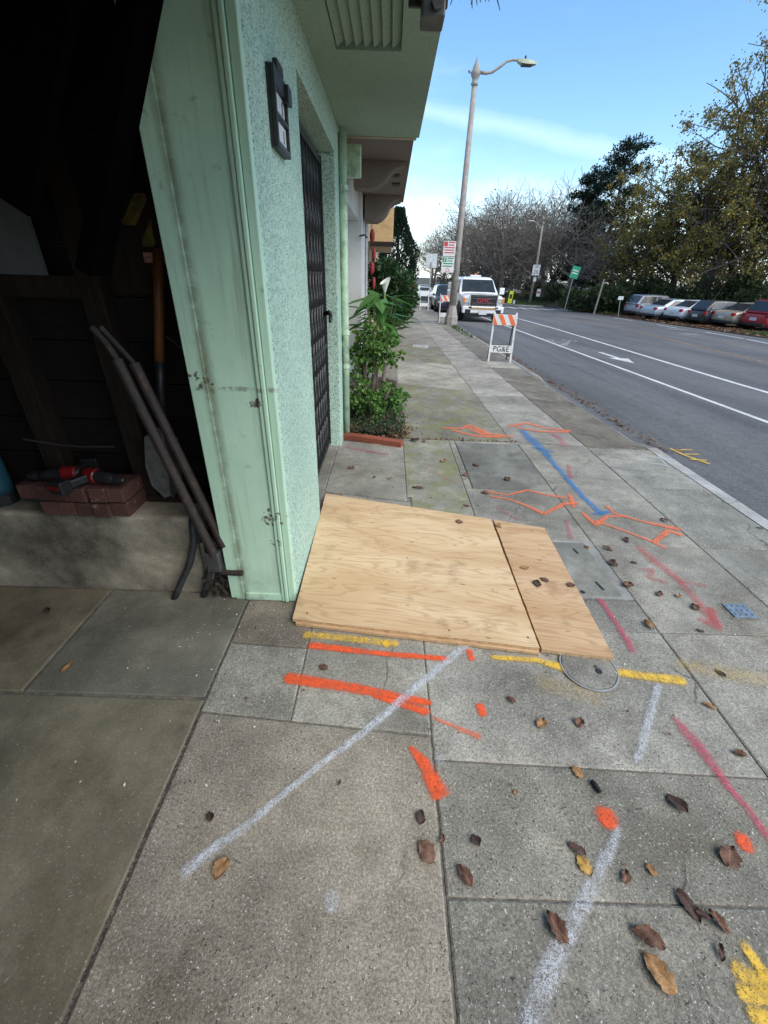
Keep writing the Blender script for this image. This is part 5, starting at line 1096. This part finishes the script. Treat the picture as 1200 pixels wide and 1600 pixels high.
MB().tube([(0, 0, 0), (.02, 0, 2.8)], .04, 8).build('post', M['galv'], t); MB().box((.02, .05, 2.88), (.72, .01, .78)).build('panel', M['sign_back'], t, bevel=.003)

def aframe(loc, rz, label, body, sc_=1.0, strip_=True):
    t = empty('a_frame_barricade', loc, rz, label, 'barricade', 'A-frame barricades'); t.scale = (sc_,)*3
    for s_ in (-1, 1):
        MB().bar((s_*.235, -.16, 0), (s_*.225, 0, .98), .035, .03, (0, 1, 0)).build('leg', M['white_frame'], t); MB().bar((s_*.21, .30, 0), (s_*.20, .02, .94), .03, .025, (0, 1, 0)).build('leg', M['steel'], t)
    p = MB().box((0, -.045, .84), (.50, .012, .21), Euler((math.radians(-9), 0, 0))).build('top_panel', M['white_frame'], t)
    if strip_:
        for k in range(3):
            x = -.23+k*.19; pts = [(x, .742), (x+.09, .742), (x-.02, .938), (x-.11, .938)]; pts = [(max(-.248, min(.248, a)), z) for a, z in pts]
            b = MB(); b.add([(a, -.0545-.0+(z-.84)*.16, z) for a, z in pts], [(0, 1, 2, 3)]); b.build('orange_stripe', M['orange_refl'], t)
    MB().box((0, .05, .86), (.48, .01, .2), Euler((math.radians(14), 0, 0))).build('rear_panel', M['board'], t)
    lp = MB().box((0, -.135, .27), (.50, .012, .15), Euler((math.radians(-9), 0, 0))).build('lower_panel', M['white_frame'], t)
    MB().bar((-.2, .22, .3), (.2, .22, .3), .02, .03).build('rear_rail', M['steel'], t)
    if body: text('lettering', body, .155, M['ink'], t, (0, -.146, .27), (math.radians(81), 0, 0), .001, .95)
    return t
a = G(781, 566); aframe((a.x, a.y+.15, zg(a.y)), -.12, 'white A-frame barricade with orange stripes lettered on its lower board, nearest the camera', 'PG&E')
aframe((2.47, 20.6, zg(20.6)), .05, 'A-frame barricade with orange stripes half hidden behind the lamp post', None, 1.15)
aframe((2.25, 31, zg(31)), .1, 'white A-frame barricade farthest along the pavement under the blank sign', None, 1.2, False)
t = empty('red_post', (1.75, 36, zg(36)), 0, 'thin red post at the far end of the pavement', 'post'); MB().tube([(0, 0, 0), (0, 0, 1.0)], .07, 8).build('shaft', M['red_ink'], t); MB().lathe([(.07, 1.0), (.16, 1.05), (.16, 1.5), (.1, 1.62), (.02, 1.65)], 10).build('cap', M['red_ink'], t, smooth=True)
# far side: speed limit pole with lamp, small signs
pz = -.20
t = empty('street_lamp', (15.5, 52, pz), 0, 'leaning wooden pole with lamp arm carrying the speed limit sign', 'street lamp')
MB().tube([(0, 0, -.6), (0.05, 0, 3), (-.1, 0, 6.6)], [.15, .13, .09], 10).build('pole', M['grey_wood'], t, smooth=True)
MB().tube([(-.1, 0, 6.35), (-.4, -.1, 6.45), (-.8, -.2, 6.8), (-1.2, -.3, 6.9)], [.05, .045, .04, .04], 6).build('arm', M['galv'], t); MB().box((-1.4, -.35, 6.9), (.55, .2, .12)).build('lamp_head', M['galv'], t, bevel=.03)
t = sign('speed_limit_sign', (15.52, 51.80, 1.95), .78, .98, 'white_paint', 'white speed limit 25 sign on the leaning pole')
text('lettering', 'SPEED', .17, M['ink'], t, (0, -.006, .86), FR); text('lettering', 'LIMIT', .17, M['ink'], t, (0, -.006, .69), FR); text('lettering', '25', .48, M['ink'], t, (0, -.006, .30), FR, .001, 1.1)
sign('small_sign', (15.55, 51.80, 1.35), .30, .40, 'white_paint', 'small white sign below the speed limit sign')
t = sign('notice_board', (16.6, 53, -.10), .42, .75, 'white_paint', 'small white notice standing in the grass right of the leaning pole'); MB().bb((-.15, -.007, .3), (.15, -.0035, .5)).build('print', M['red_ink'], t)
t = sign('crossing_sign', (12.5, 49, -.70), .42, 1.15, 'yellow_sign', 'fluorescent yellow crossing sign standing on the traffic island'); t.rotation_euler = (0, .08, 0); MB().bb((-.13, -.007, .45), (.13, -.0035, .85)).build('walker_symbol', M['ink'], t)
o = sign('small_sign', (13.0, 49.1, -.72), .2, .32, 'white_paint', 'low white marker right of the yellow crossing sign')
# green street sign and tilted posts
def tilted(name, base_px, top_px, y, r_, mat, label, cat='post'):
    a, e = AY(*base_px, y), AY(*top_px, y); t = empty(name, a, 0, label, cat); MB().tube([(0, 0, -.4), e-a], r_, 8).build('post', M[mat], t); return t, e-a
t, e = tilted('street_sign', (884, 475), (897, 428), 42, .035, 'galv', 'green sign on a leaning post before the hedge', 'sign')
MB().box(e+Vector((.05, -.05, .12)), (.72, .012, .92), Euler((0, .18, 0))).build('panel', M['green_sign'], t, bevel=.004); MB().box(e+Vector((.05, -.062, .25)), (.5, .006, .09), Euler((0, .18, 0))).build('print_line', M['white_paint'], t); MB().box(e+Vector((.02, -.062, .05)), (.5, .006, .09), Euler((0, .18, 0))).build('print_line', M['white_paint'], t)
tilted('leaning_post', (929, 485), (944, 436), 38, .07, 'grey_wood', 'bare wooden post leaning right in front of the hedge')
t, e = tilted('small_sign_post', (968, 487), (969, 468), 36, .03, 'galv', 'short post with small white plate beside the silver parked car', 'sign'); MB().box(e+Vector((0, -.05, .1)), (.4, .01, .24)).build('panel', M['white_paint'], t)

# ------------------------------------------------------------------ cars
def rim_wheel(t, x, y, r_, w_):
    s_ = 1 if x > 0 else -1
    wo = MB().lathe([(r_*.62, -w_/2), (r_*.95, -w_/2), (r_, -w_*.35), (r_, w_*.35), (r_*.95, w_/2), (r_*.62, w_/2)], 18, (0, 0, 0), 'x').build('wheel', M['tyre'], t, smooth=False); wo.location = (x, y, r_)
    rm = MB().lathe([(r_*.63, w_*.30*s_), (r_*.60, w_*.42*s_), (r_*.2, w_*.36*s_), (r_*.18, w_*.46*s_), (.005, w_*.46*s_)], 16, (0, 0, 0), 'x').build('rim', M['rim'], wo)
    for k in range(5):
        a = 6.283*k/5+.3; MB().box((w_*.44*s_, math.cos(a)*r_*.42, math.sin(a)*r_*.42), (.01, r_*.13, r_*.13), Euler((a, 0, 0))).build('rim_gap', M['black_plastic'], wo)
def loft(stations):                                           # station: (y, [(x,z) half section from bottom outwards to top])
    b = MB(); m_ = len(stations[0][1]); n = 2*m_
    for y, sec in stations: b.v += [(x, y, z) for x, z in sec]+[(-x, y, z) for x, z in reversed(sec)]
    for i in range(len(stations)-1):
        for j in range(n-1): b.f.append((i*n+j, i*n+j+1, (i+1)*n+j+1, (i+1)*n+j))
        b.f.append((i*n+n-1, i*n, (i+1)*n, (i+1)*n+n-1))
    b.f.append(tuple(range(n))); b.f.append(tuple((len(stations)-1)*n+j for j in range(n-1, -1, -1))); return b
def car(label, paint, loc, heading, L_=4.5, W_=1.8, Hh=1.6, belt=.98, hood=.95, deck=None, nose=.75, cab=(-.46, -.36, .10, .27), trk=.0, name='parked_car', group='cars parked under the trees', wr=.33, glass='glass'):
    # local: +y is forward, cab = rear base, rear top, front top, front base as fractions of length
    t = empty(name, loc, heading, label, 'car', group); hw = W_/2; deck = deck or belt; h2 = L_/2
    def sec(k, zb, zs, zt): return [(hw*k*.55, zb), (hw*k*.93, zb+.02), (hw*k, zb+.18), (hw*k*1.0, (zb+zs)/2+.05), (hw*k*.985, zs-.08), (hw*k*.93, zs), (hw*k*.5, zt)]
    st = [(-h2, sec(.86, .42, deck-.22, deck-.18)), (-h2+.06, sec(.93, .30, deck-.10, deck-.04)), (-h2+.35, sec(.99, .24, deck, deck+.02)), (cab[0]*L_+.05, sec(1, .22, deck, deck+.03)), (-.1*L_, sec(1, .20, belt, belt+.03)), (cab[3]*L_, sec(1, .20, belt-.02, hood+.04)), (cab[3]*L_+.35*(h2-cab[3]*L_), sec(.99, .22, hood-.04, hood+.02)), (h2-.25, sec(.96, .24, hood-.12, hood-.05)), (h2-.05, sec(.88, .28, nose-.06, nose)), (h2, sec(.78, .36, nose-.16, nose-.10))]
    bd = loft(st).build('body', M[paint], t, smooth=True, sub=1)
    rb_, rt_, ft_, fb_ = [c*L_ for c in cab]; rf = Hh
    def gsec(kb, kt, zb, zt): return [(hw*kb, zb), (hw*(kb*.45+kt*.55), zb+(zt-zb)*.62), (hw*kt, zt-.05 if zt-zb > .1 else zt), (hw*kt*.82, zt), (hw*kt*.4, zt+.012)]
    g_ = [(rb_, gsec(.86, .80, deck-.03, deck)), (rt_, gsec(.94, .72, belt-.03, rf-.03)), ((rt_+ft_)/2, gsec(.95, .74, belt-.03, rf)), (ft_, gsec(.95, .73, belt-.03, rf-.03)), (fb_, gsec(.90, .84, belt-.03, hood))]
    loft(g_).build('cabin', M[paint], t, smooth=False, bevel=.02)
    # glass panels lie proud of the cabin faces
    def pane(nm, P, mat, off=.012):
        P = [Vector(p) for p in P]; n_ = (P[1]-P[0]).cross(P[3]-P[0]).normalized(); c_ = sum(P, Vector())/4
        if n_.dot(c_-Vector((0, 0, .9))) < 0: n_ = -n_
        MB().add([p+n_*off for p in P]+[p-n_*.01 for p in P], [(0, 1, 2, 3), (0, 4, 5, 1), (1, 5, 6, 2), (2, 6, 7, 3), (3, 7, 4, 0)]).build(nm, M[mat], t)
    def mixp(a, e, f): return tuple(a[i]+(e[i]-a[i])*f for i in range(3))
    for nm, y0, z0, y1, z1, mat in (('rear_window', rb_, deck, rt_, rf-.03, glass), ('windscreen', fb_, hood, ft_, rf-.03, 'windscreen')):
        a0, a1 = (hw*.80, y0, z0), (hw*.70, y1, z1); pane(nm, [(-hw*.80*.95, y0+(y1-y0)*.08, z0+(z1-z0)*.10), (hw*.80*.95, y0+(y1-y0)*.08, z0+(z1-z0)*.10), (hw*.70*.92, y0+(y1-y0)*.90, z0+(z1-z0)*.90), (-hw*.70*.92, y0+(y1-y0)*.90, z0+(z1-z0)*.90)], mat, .022)
    ym = (rt_*.45+ft_*.55); zt = rf-.12; zb_ = belt+.05
    for s_ in (-1, 1):
        for (ya, yb, yc, yd) in ((rt_+(rb_-rt_)*.55, ym-.04, ym-.04, rt_+.10), (ym+.04, fb_-(fb_-ft_)*.22, ft_-.02, ym+.04)):
            pane('side_window', [(s_*hw*.93, ya, zb_), (s_*hw*.93, yb, zb_), (s_*hw*.775, yc, zt), (s_*hw*.775, yd, zt)], glass, .02)
        rim_wheel(t, s_*(hw-.10), -L_*.30, wr, .22); rim_wheel(t, s_*(hw-.10), L_*.31, wr, .22)
        for yy in (-L_*.30, L_*.31):
            ar = MB()
            pts = [(yy+(wr+.07)*math.cos(a), wr+(wr+.07)*math.sin(a)) for a in [math.pi*k/12 for k in range(13)]]; pts += [(yy-(wr+.07), .20), (yy+(wr+.07), .20)]
            ar.prism(pts, s_*(hw-.22), s_*(hw+.004), 'yz'); ar.build('wheel_arch', M['black_plastic'], t)
        MB().box((s_*hw*.80, -h2+.09, deck-.17), (hw*.26, .16, .17)).build('tail_light', M['tail'], t, bevel=.03); MB().box((s_*hw*.68, h2-.08, nose-.10), (hw*.36, .14, .13)).build('headlight', M['headl'], t, bevel=.03)
        MB().box((s_*(hw+.07), fb_-.25, belt+.06), (.16, .09, .12)).build('mirror', M[paint], t, bevel=.02); MB().box((s_*hw*1.0, ym-.25, belt-.1), (.03, .16, .03)).build('door_handle', M['chrome'], t)
    MB().box((0, -h2-.01, deck-.36), (.44, .02, .16)).build('number_plate', M['plate'], t); MB().box((0, -h2+.05, .36), (W_*.86, .16, .16)).build('bumper', M['black_plastic'], t, bevel=.03)
    MB().box((0, h2-.03, .38), (W_*.7, .1, .2)).build('grille', M['black_plastic'], t, bevel=.02)
    return t
HD = math.radians(-82)                                         # diagonal bays: noses point away and to the right
suv = dict(Hh=1.66, belt=1.0, hood=1.0, cab=(-.49, -.40, .08, .27), L_=4.55, W_=1.85, wr=.36)
sed = dict(Hh=1.44, belt=.90, hood=.88, deck=.97, cab=(-.36, -.20, .06, .24), L_=4.7, W_=1.82)
cars = [((985, 494), 'silver SUV at the far left of the row parked under the trees', 'car_silver', suv), ((1012, 499), 'pale blue grey sedan second from the left in the parked row', 'car_bluegrey', sed), ((1050, 503), 'white coupe third in the parked row', 'car_white', dict(sed, L_=4.45)), ((1087, 507), 'small black hatchback in the middle of the parked row', 'car_black', dict(Hh=1.5, belt=.93, hood=.9, cab=(-.48, -.36, .06, .28), L_=3.7, W_=1.66, wr=.32)), ((1127, 511), 'gold sedan beside the red car', 'car_gold', dict(sed, L_=4.8)), ((1176, 516), 'red SUV at the right edge of the picture', 'car_red', suv)]
fw_ = Vector((math.sin(-HD), math.cos(HD), 0))
for (px, py), lb, pt, kw in cars:
    c = Rd(px, py, .02); c = c+fw_*(kw['L_']/2-.3); car(lb, pt, (c.x, c.y, zr(c.x, c.y)+.02), HD, **kw)
# dark car behind the pickup and the distant traffic
far = dict(name='parked_car', group='cars along the far street')
car('dark blue SUV parked behind the white pickup', 'car_navy', (3.95, 33.0, zr(4, 33)), math.pi, **suv, **far)
car('white sedan on the far street left of the dark SUV', 'car_white', (4.2, 58, zr(4.2, 58)), math.pi, **sed, **far)
car('white van-like SUV farther down the street', 'car_silver', (5.0, 70, zr(5, 70)), math.pi, **suv, **far)
car('dark grey SUV far down the middle of the street', 'car_black', (7.3, 62, zr(7.3, 62)), math.pi, **suv, **far)
car('white SUV far down the street behind the dark SUV', 'car_white', (8.6, 74, zr(8.6, 74)), math.pi, **suv, **far)
car('pale car farthest down the street', 'car_bluegrey', (7.0, 92, zr(7, 92)), math.pi, **sed, **far)

# white pickup facing the camera (local +y is its front, turned half round)
t = empty('pickup_truck', (4.55, 26.1, zr(4.5, 24)-.0), math.pi+.02, 'white pickup truck with roof beacon and red grille letters facing the camera', 'truck'); t.scale = (1.05, 1.05, 1.05)
def tsec(w_, zb, zs, zt): return [(w_*.6, zb), (w_*.97, zb+.02), (w_, zb+.25), (w_, zs-.12), (w_*.985, zs-.04), (w_*.93, zs), (w_*.5, zt)]
loft([(-2.9, tsec(.98, .55, 1.28, 1.28)), (-2.85, tsec(1.0, .5, 1.32, 1.32)), (-.9, tsec(1.0, .45, 1.32, 1.32)), (-.85, tsec(1.0, .45, 1.22, 1.24)), (1.35, tsec(1.0, .45, 1.20, 1.24)), (2.3, tsec(.99, .48, 1.17, 1.24)), (2.72, tsec(.97, .50, 1.12, 1.20)), (2.84, tsec(.95, .52, 1.06, 1.12))]).build('body', M['car_white'], t, smooth=True, sub=1)
def csec(kb, kt, zb, zt): return [(kb, zb), ((kb+kt)/2+.03, (zb+zt)/2+.05), (kt+.03, zt-.08 if zt-zb > .1 else zt), (kt*.9, zt), (kt*.5, zt+.02)]
loft([(-.88, csec(.95, .78, 1.18, 1.84)), (-.75, csec(.96, .78, 1.18, 1.88)), (.55, csec(.97, .78, 1.18, 1.90)), (.85, csec(.97, .77, 1.18, 1.85)), (1.55, csec(.95, .90, 1.17, 1.20))]).build('cabin', M['car_white'], t, bevel=.02)
MB().add([(-.84, 1.50, 1.27), (.84, 1.50, 1.27), (.74, .93, 1.80), (-.74, .93, 1.80), (-.84, 1.45, 1.23), (.84, 1.45, 1.23), (.74, .88, 1.78), (-.74, .88, 1.78)], [(0, 1, 2, 3), (0, 4, 5, 1), (1, 5, 6, 2), (2, 6, 7, 3), (3, 7, 4, 0)]).build('windscreen', M['windscreen'], t)
for s_ in (-1, 1):
    for ya, yb, yc, yd in ((-.75, .25, .25, -.65), (.33, 1.25, .72, .33)): MB().add([(s_*.985, ya, 1.26), (s_*.985, yb, 1.26), (s_*.855, yc, 1.76), (s_*.855, yd, 1.76)], [(0, 1, 2, 3)]).build('side_window', M['glass'], t)
    rim_wheel(t, s_*.88, 1.95, .40, .26); rim_wheel(t, s_*.88, -1.8, .40, .26)
    for yy in (1.95, -1.8):
        pts = [(yy+.49*math.cos(math.pi*k/12), .42+.49*math.sin(math.pi*k/12)) for k in range(13)]+[(yy-.49, .42), (yy+.49, .42)]; MB().prism(pts, s_*.7, s_*1.006, 'yz').build('wheel_arch', M['black_plastic'], t)
    hl = MB().box((s_*.79, 2.83, .96), (.36, .14, .25)).build('headlight', M['headl'], t, bevel=.03); MB().box((s_*.92, 2.86, .96), (.09, .12, .2)).build('indicator', M['amber'], hl)
    MB().box((s_*1.20, 1.28, 1.33), (.24, .12, .30)).build('mirror', M['black_plastic' if s_ > 0 else 'car_white'], t, bevel=.03); MB().bar((s_*.97, 1.28, 1.25), (s_*1.12, 1.28, 1.28), .05, .05).build('mirror_arm', M['black_plastic'], t)
    MB().box((s_*.72, 2.995, .50), (.26, .03, .16)).build('fog_lamp_recess', M['black_plastic'], t, bevel=.01); MB().box((s_*.62, 3.0, .66), (.14, .03, .07)).build('tow_hook', M['black_plastic'], t)
gr = MB().box((0, 2.84, .95), (1.30, .08, .50)).build('grille', M['black_plastic'], t, bevel=.02)
for z in (.76, .84, 1.04, 1.12): MB().box((0, 2.885, z), (1.12, .02, .03)).build('grille_bar', M['steel'], gr)
fr_ = MB()
for c_, d_ in (((0, 2.885, 1.20), (1.34, .05, .05)), ((0, 2.885, .69), (1.34, .05, .05)), ((-.65, 2.885, .945), (.05, .05, .46)), ((.65, 2.885, .945), (.05, .05, .46))): fr_.box(c_, d_)
fr_.build('grille_surround', M['chrome'], gr); text('grille_letters', 'GMC', .24, M['red_ink'], gr, (0, 2.90, .94), (math.radians(90), 0, math.pi), .008, 1.25)
bp = MB().box((0, 2.90, .56), (1.96, .20, .30)).build('bumper', M['car_white'], t, bevel=.04); MB().box((0, 3.008, .62), (1.20, .012, .10)).build('reflective_strip', M['line_yellow'], bp)
MB().box((0, 3.02, .46), (.38, .02, .2)).build('number_plate', M['plate'], bp); MB().box((0, 2.82, .36), (1.7, .2, .18)).build('air_dam', M['black_plastic'], t, bevel=.02)
MB().box((0, .2, 1.96), (.55, .22, .08)).build('beacon_bar', M['white_paint'], t, bevel=.02); MB().lathe([(.07, 2.0), (.07, 2.05), (.03, 2.08)], 10, (0, .2, 0)).build('beacon', M['amber'], t)
MB().bb((-.95, -2.7, 1.31), (.95, -.95, 1.62)).build('tool_box', M['car_white'], t, bevel=.02)
MB().box((.35, .1, 1.45), (.4, .1, .5)).build('headrest', M['black_plastic'], t)

# ------------------------------------------------------------------ trees
def grow(b, q, p, d, ln, r_, lev, maxl, tips, spread=.62, nch=(4, 5), up=.12, segs=3, minr=.012):
    pts = [p]; rs = [r_]
    for k in range(segs):
        d = (d+rv(q)*.16+Vector((0, 0, up*(1 if lev else .2)))).normalized(); p = p+d*ln/segs; pts.append(p); rs.append(max(minr, r_*(1-.5*(k+1)/segs)))
    b.tube(pts, rs, 6 if lev < 1 else 4 if lev < 2 else 3, False)
    if lev >= maxl: tips.append((p, d)); return
    n = q.randint(*nch)
    for k in range(n):
        f = q.uniform(.35, 1.0) if lev else q.uniform(.45, 1.0); i = min(segs-1, int(f*segs)); pp = pts[i].lerp(pts[i+1], f*segs-i); x = d.orthogonal().normalized(); a = 6.283*(k+q.random()*.7)/n
        x = Quaternion(d, a) @ x; nd = (d*(1-spread)+x*spread*q.uniform(.7, 1.3)).normalized(); grow(b, q, pp, nd, ln*q.uniform(.58, .8), max(minr, rs[i]*.6), lev+1, maxl, tips, spread, nch, up, segs, minr)
    grow(b, q, p, d, ln*.7, rs[-1], lev+1, maxl, tips, spread, nch, up, segs, minr)
def bare(seed, H_, maxl=4):
    q = random.Random(seed); b = MB(); tips = []
    for k in range(2 if seed % 2 else 1): grow(b, q, Vector((k*.3, 0, 0)), Vector((q.uniform(-.2, .2), q.uniform(-.2, .2), 1)), H_*.30, H_*.018, 0, maxl, tips, .60, (4, 5), .07, 3, .011)
    return b, tips
protos = []
for sd_ in (2, 5, 8):
    b, tips = bare(sd_, 12); t = empty('bare_tree', (0, 0, 0), 0); b.build('branches', M['twig'], t, fix=False)
    lb = MB(); q = random.Random(sd_)
    for p, d in tips:
        if q.random() < .10: leafq(lb, p, rv(q)+Vector((0, 0, -.5)), q.uniform(.10, .2), .6, rv(q))
    lb.build('last_leaves', M['leaf_far'], t, fix=False); mx = max(v[2] for v in b.v); protos.append((t, mx))
spots = [(690, 66, 262, 'bare tree right of the lamp post, behind the pickup'), (745, 60, 288, 'bare tree above the white pickup'), (790, 66, 290, 'bare tree left of the speed limit pole'), (850, 70, 258, 'tall bare tree behind the speed limit pole, thin crown against the sky'), (880, 58, 300, 'bare tree right of the speed limit pole'), (925, 54, 300, 'bare tree above the green sign'), (720, 92, 330, 'distant bare tree left of the lamp post'), (680, 110, 350, 'farthest bare tree at the end of the street'), (820, 62, 330, 'low spreading bare tree beside the speed limit pole'), (905, 74, 290, 'bare tree behind the dark conifer'), (765, 84, 285, 'bare tree in the second row above the pickup'), (965, 50, 330, 'low bare tree left of the yellowing tree'), (705, 78, 300, 'slender bare tree beside the lamp post')]
used = [False]*3
for i, (px, y_, ty, lb) in enumerate(spots):
    t0, mx = protos[i % 3]; top = AY(px, ty, y_); z0 = -.6 if y_ > 60 else -.3; x = max(top.x, 9.5 if y_ > 85 else 14.0)
    o = t0 if not used[i % 3] else copy_tree(t0); used[i % 3] = True
    sc_ = (top.z-z0)/mx; o.location = (x, y_, z0); o.rotation_euler = (0, 0, i*1.7); o.scale = (sc_*1.25, sc_*1.25, sc_); tag(o, lb, 'tree', 'bare trees across the road')
def leaf_tree(name, c, H_, seed, label, mat, n_leaf, s_, maxl=3, sparse=.0, rr_=1.0, bark='bark', lean=(0, 0)):
    q = random.Random(seed); b = MB(); tips = []; t = empty(name, c, 0, label, 'tree')
    for k in range(2): grow(b, q, Vector((k*.4, 0, 0)), Vector((q.uniform(-.12, .12)+lean[0], q.uniform(-.12, .12)+lean[1], 1)), H_*.31, H_*.014, 0, maxl, tips, .66, (4, 5), .04, 3, .018)
    mx = max(v[2] for v in b.v); k_ = H_/mx; b.v = [(x*k_*rr_, y*k_*rr_, z*k_) for x, y, z in b.v]; b.build('trunk', M[bark], t, fix=False); lv = MB()
    for p, d in tips:
        p = Vector((p.x*k_*rr_, p.y*k_*rr_, p.z*k_))
        if q.random() < sparse*(p.z/H_): continue
        for _ in range(n_leaf):
            o_ = rv(q)*abs(q.gauss(0, .42)); leafq(lv, p+o_-d*q.random()*.8, rv(q)+Vector((0, 0, -.6)), s_*q.uniform(.6, 1.25), .62, rv(q))
    lv.build('crown', M[mat], t, fix=False); return t
leaf_tree('autumn_tree', (25.5, 40, -.7), 15.5, 41, 'big yellow green autumn tree above the parked cars at right', 'leaf_yel', 90, .165, 3, .3, 1.25)
leaf_tree('autumn_tree', (29.5, 37, -.6), 24, 45, 'tall thin-topped autumn tree cut by the right edge', 'leaf_yel', 80, .165, 3, .6, .85)
leaf_tree('autumn_tree', (27.5, 47, -.7), 12.5, 47, 'lower autumn tree left of the big one above the silver car', 'leaf_yel', 80, .17, 3, .15, 1.25)
leaf_tree('autumn_tree', (33, 45, -.7), 18, 49, 'dense autumn tree behind the gold parked car', 'leaf_yel', 90, .18, 3, .3, 1.2)
leaf_tree('autumn_tree', (34, 38, -.7), 21, 53, 'dense autumn tree behind the red parked car', 'leaf_yel', 90, .18, 3, .4, 1.1)
def conifer(c, H_, R_, seed, label):
    q = random.Random(seed); t = empty('dark_conifer', c, 0, label, 'tree'); w_, lv = MB(), MB(); w_.tube([(0, 0, 0), (.2, .1, H_*.5), (.1, 0, H_*.97)], [H_*.022, H_*.016, .03], 7, False)
    for k in range(120):
        f = .10+.88*(k/119); z = H_*f; a = q.uniform(0, 6.28); ln = R_*(.45+.75*q.random())*(1-f*.62)*(1.1 if f < .6 else .95); dr = Vector((math.cos(a), math.sin(a), q.uniform(.05, .38))).normalized(); p0 = Vector((.12, .05, z)); p1 = p0+dr*ln
        w_.tube([p0, p0.lerp(p1, .5)+Vector((0, 0, .1)), p1], [.05, .03, .012], 4, False)
        for m_ in range(int(34*ln/R_)+12):
            g = q.uniform(.3, 1.05); cc_ = p0.lerp(p1, g)+Vector((q.gauss(0, .28), q.gauss(0, .28), q.gauss(0, .12)))
            for _ in range(7): leafq(lv, cc_+rv(q)*.2, dr+rv(q)*.9+Vector((0, 0, .35)), q.uniform(.16, .34), .32, rv(q))
    w_.build('trunk', M['bark'], t, fix=False); lv.build('crown', M['leaf_dark'], t, fix=False); return t
a = AY(985, 222, 56); conifer((a.x, 56, -.6), a.z+.6, 5.4, 61, 'tall dark conifer left of the big autumn tree')
a = AY(935, 265, 60); conifer((a.x, 60, -.6), a.z+.6, 4.2, 62, 'shorter dark conifer with open crown, left of the tall one')
# hedge shrubs along the verge
q = random.Random(77)
hs = [(905, 44, 3.2, 1.5), (935, 42, 2.6, 1.9), (960, 43, 2.6, 2.2), (1000, 44, 3.0, 2.6), (1050, 41, 3.0, 2.6), (1095, 39, 3.0, 2.8), (1140, 37, 3.0, 2.8), (1180, 35, 3.0, 2.8), (1220, 33, 3, 2.8), (870, 56, 3.5, 1.7), (840, 66, 4, 2.0)]
for i, (px, y_, r_, h_) in enumerate(hs):
    a = AY(px, 470, y_); bush('hedge_shrub', (a.x+.6, y_, -.6+h_*.45, -.75), r_*.8, r_*.7, h_*.62, 2600, .26, 'leaf_hedge', ('dark hedge shrub behind the leaning post', 'dark hedge shrub right of the leaning post', 'dark shrub left of the silver car', 'dark shrub behind the silver car', 'dark shrub behind the pale sedan', 'dark shrub behind the white coupe', 'dark shrub behind the black hatchback', 'dark shrub behind the gold sedan', 'dark shrub behind the red car', 'dark shrub behind the green sign', 'dark shrub near the speed limit pole')[i], 80+i, 10, False)['group'] = 'hedge shrubs along the verge'
# dim wood behind the front trees and one building glimpsed through it
b = MB()
for i in range(14000):
    x = q.uniform(10, 75); y_ = 100+q.uniform(-6, 10) if x < 30 else 70+q.uniform(-5, 12); hh = (9.5+2.2*math.sin(x*.35)+1.5*math.sin(x*1.1))*(.72 if x < 22 else 1); z = q.random()**.8*hh-1.5; leafq(b, Vector((x, y_, z)), rv(q), q.uniform(.3, .75), .45, rv(q))
for i in range(9000):
    x = q.uniform(13, 60); y_ = (82 if x < 26 else 58)+q.uniform(-4, 6); leafq(b, Vector((x, y_, q.random()*5.2-1.5)), rv(q), q.uniform(.25, .6), .45, rv(q))
M['wood_far'] = leafm('far_wood_twigs', (.045, .042, .032), (.10, .088, .062), None, .9, 0)
tag(b.build('far_wood', M['wood_far'], fix=False), 'dim brown wood closing the view behind the trees', 'wood', kind='stuff')
t = empty('apartment_building', (24, 92, -2), 0, 'pale flat-roofed building glimpsed through the bare trees', 'building'); MB().bb((-5, 0, 0), (6, 9, 10.6)).build('wall', M['stucco_grey'], t); MB().bb((-5.3, -.3, 10.6), (6.3, 9.3, 11.0)).build('roof', M['stucco_grey'], t)
for r_ in range(2):
    for k in range(5): wn = MB().bb((-4.3+k*2.1, -.06, 2+r_*3.3), (-3.0+k*2.1, -.005, 3.7+r_*3.3)).build('window', M['glass'], t)
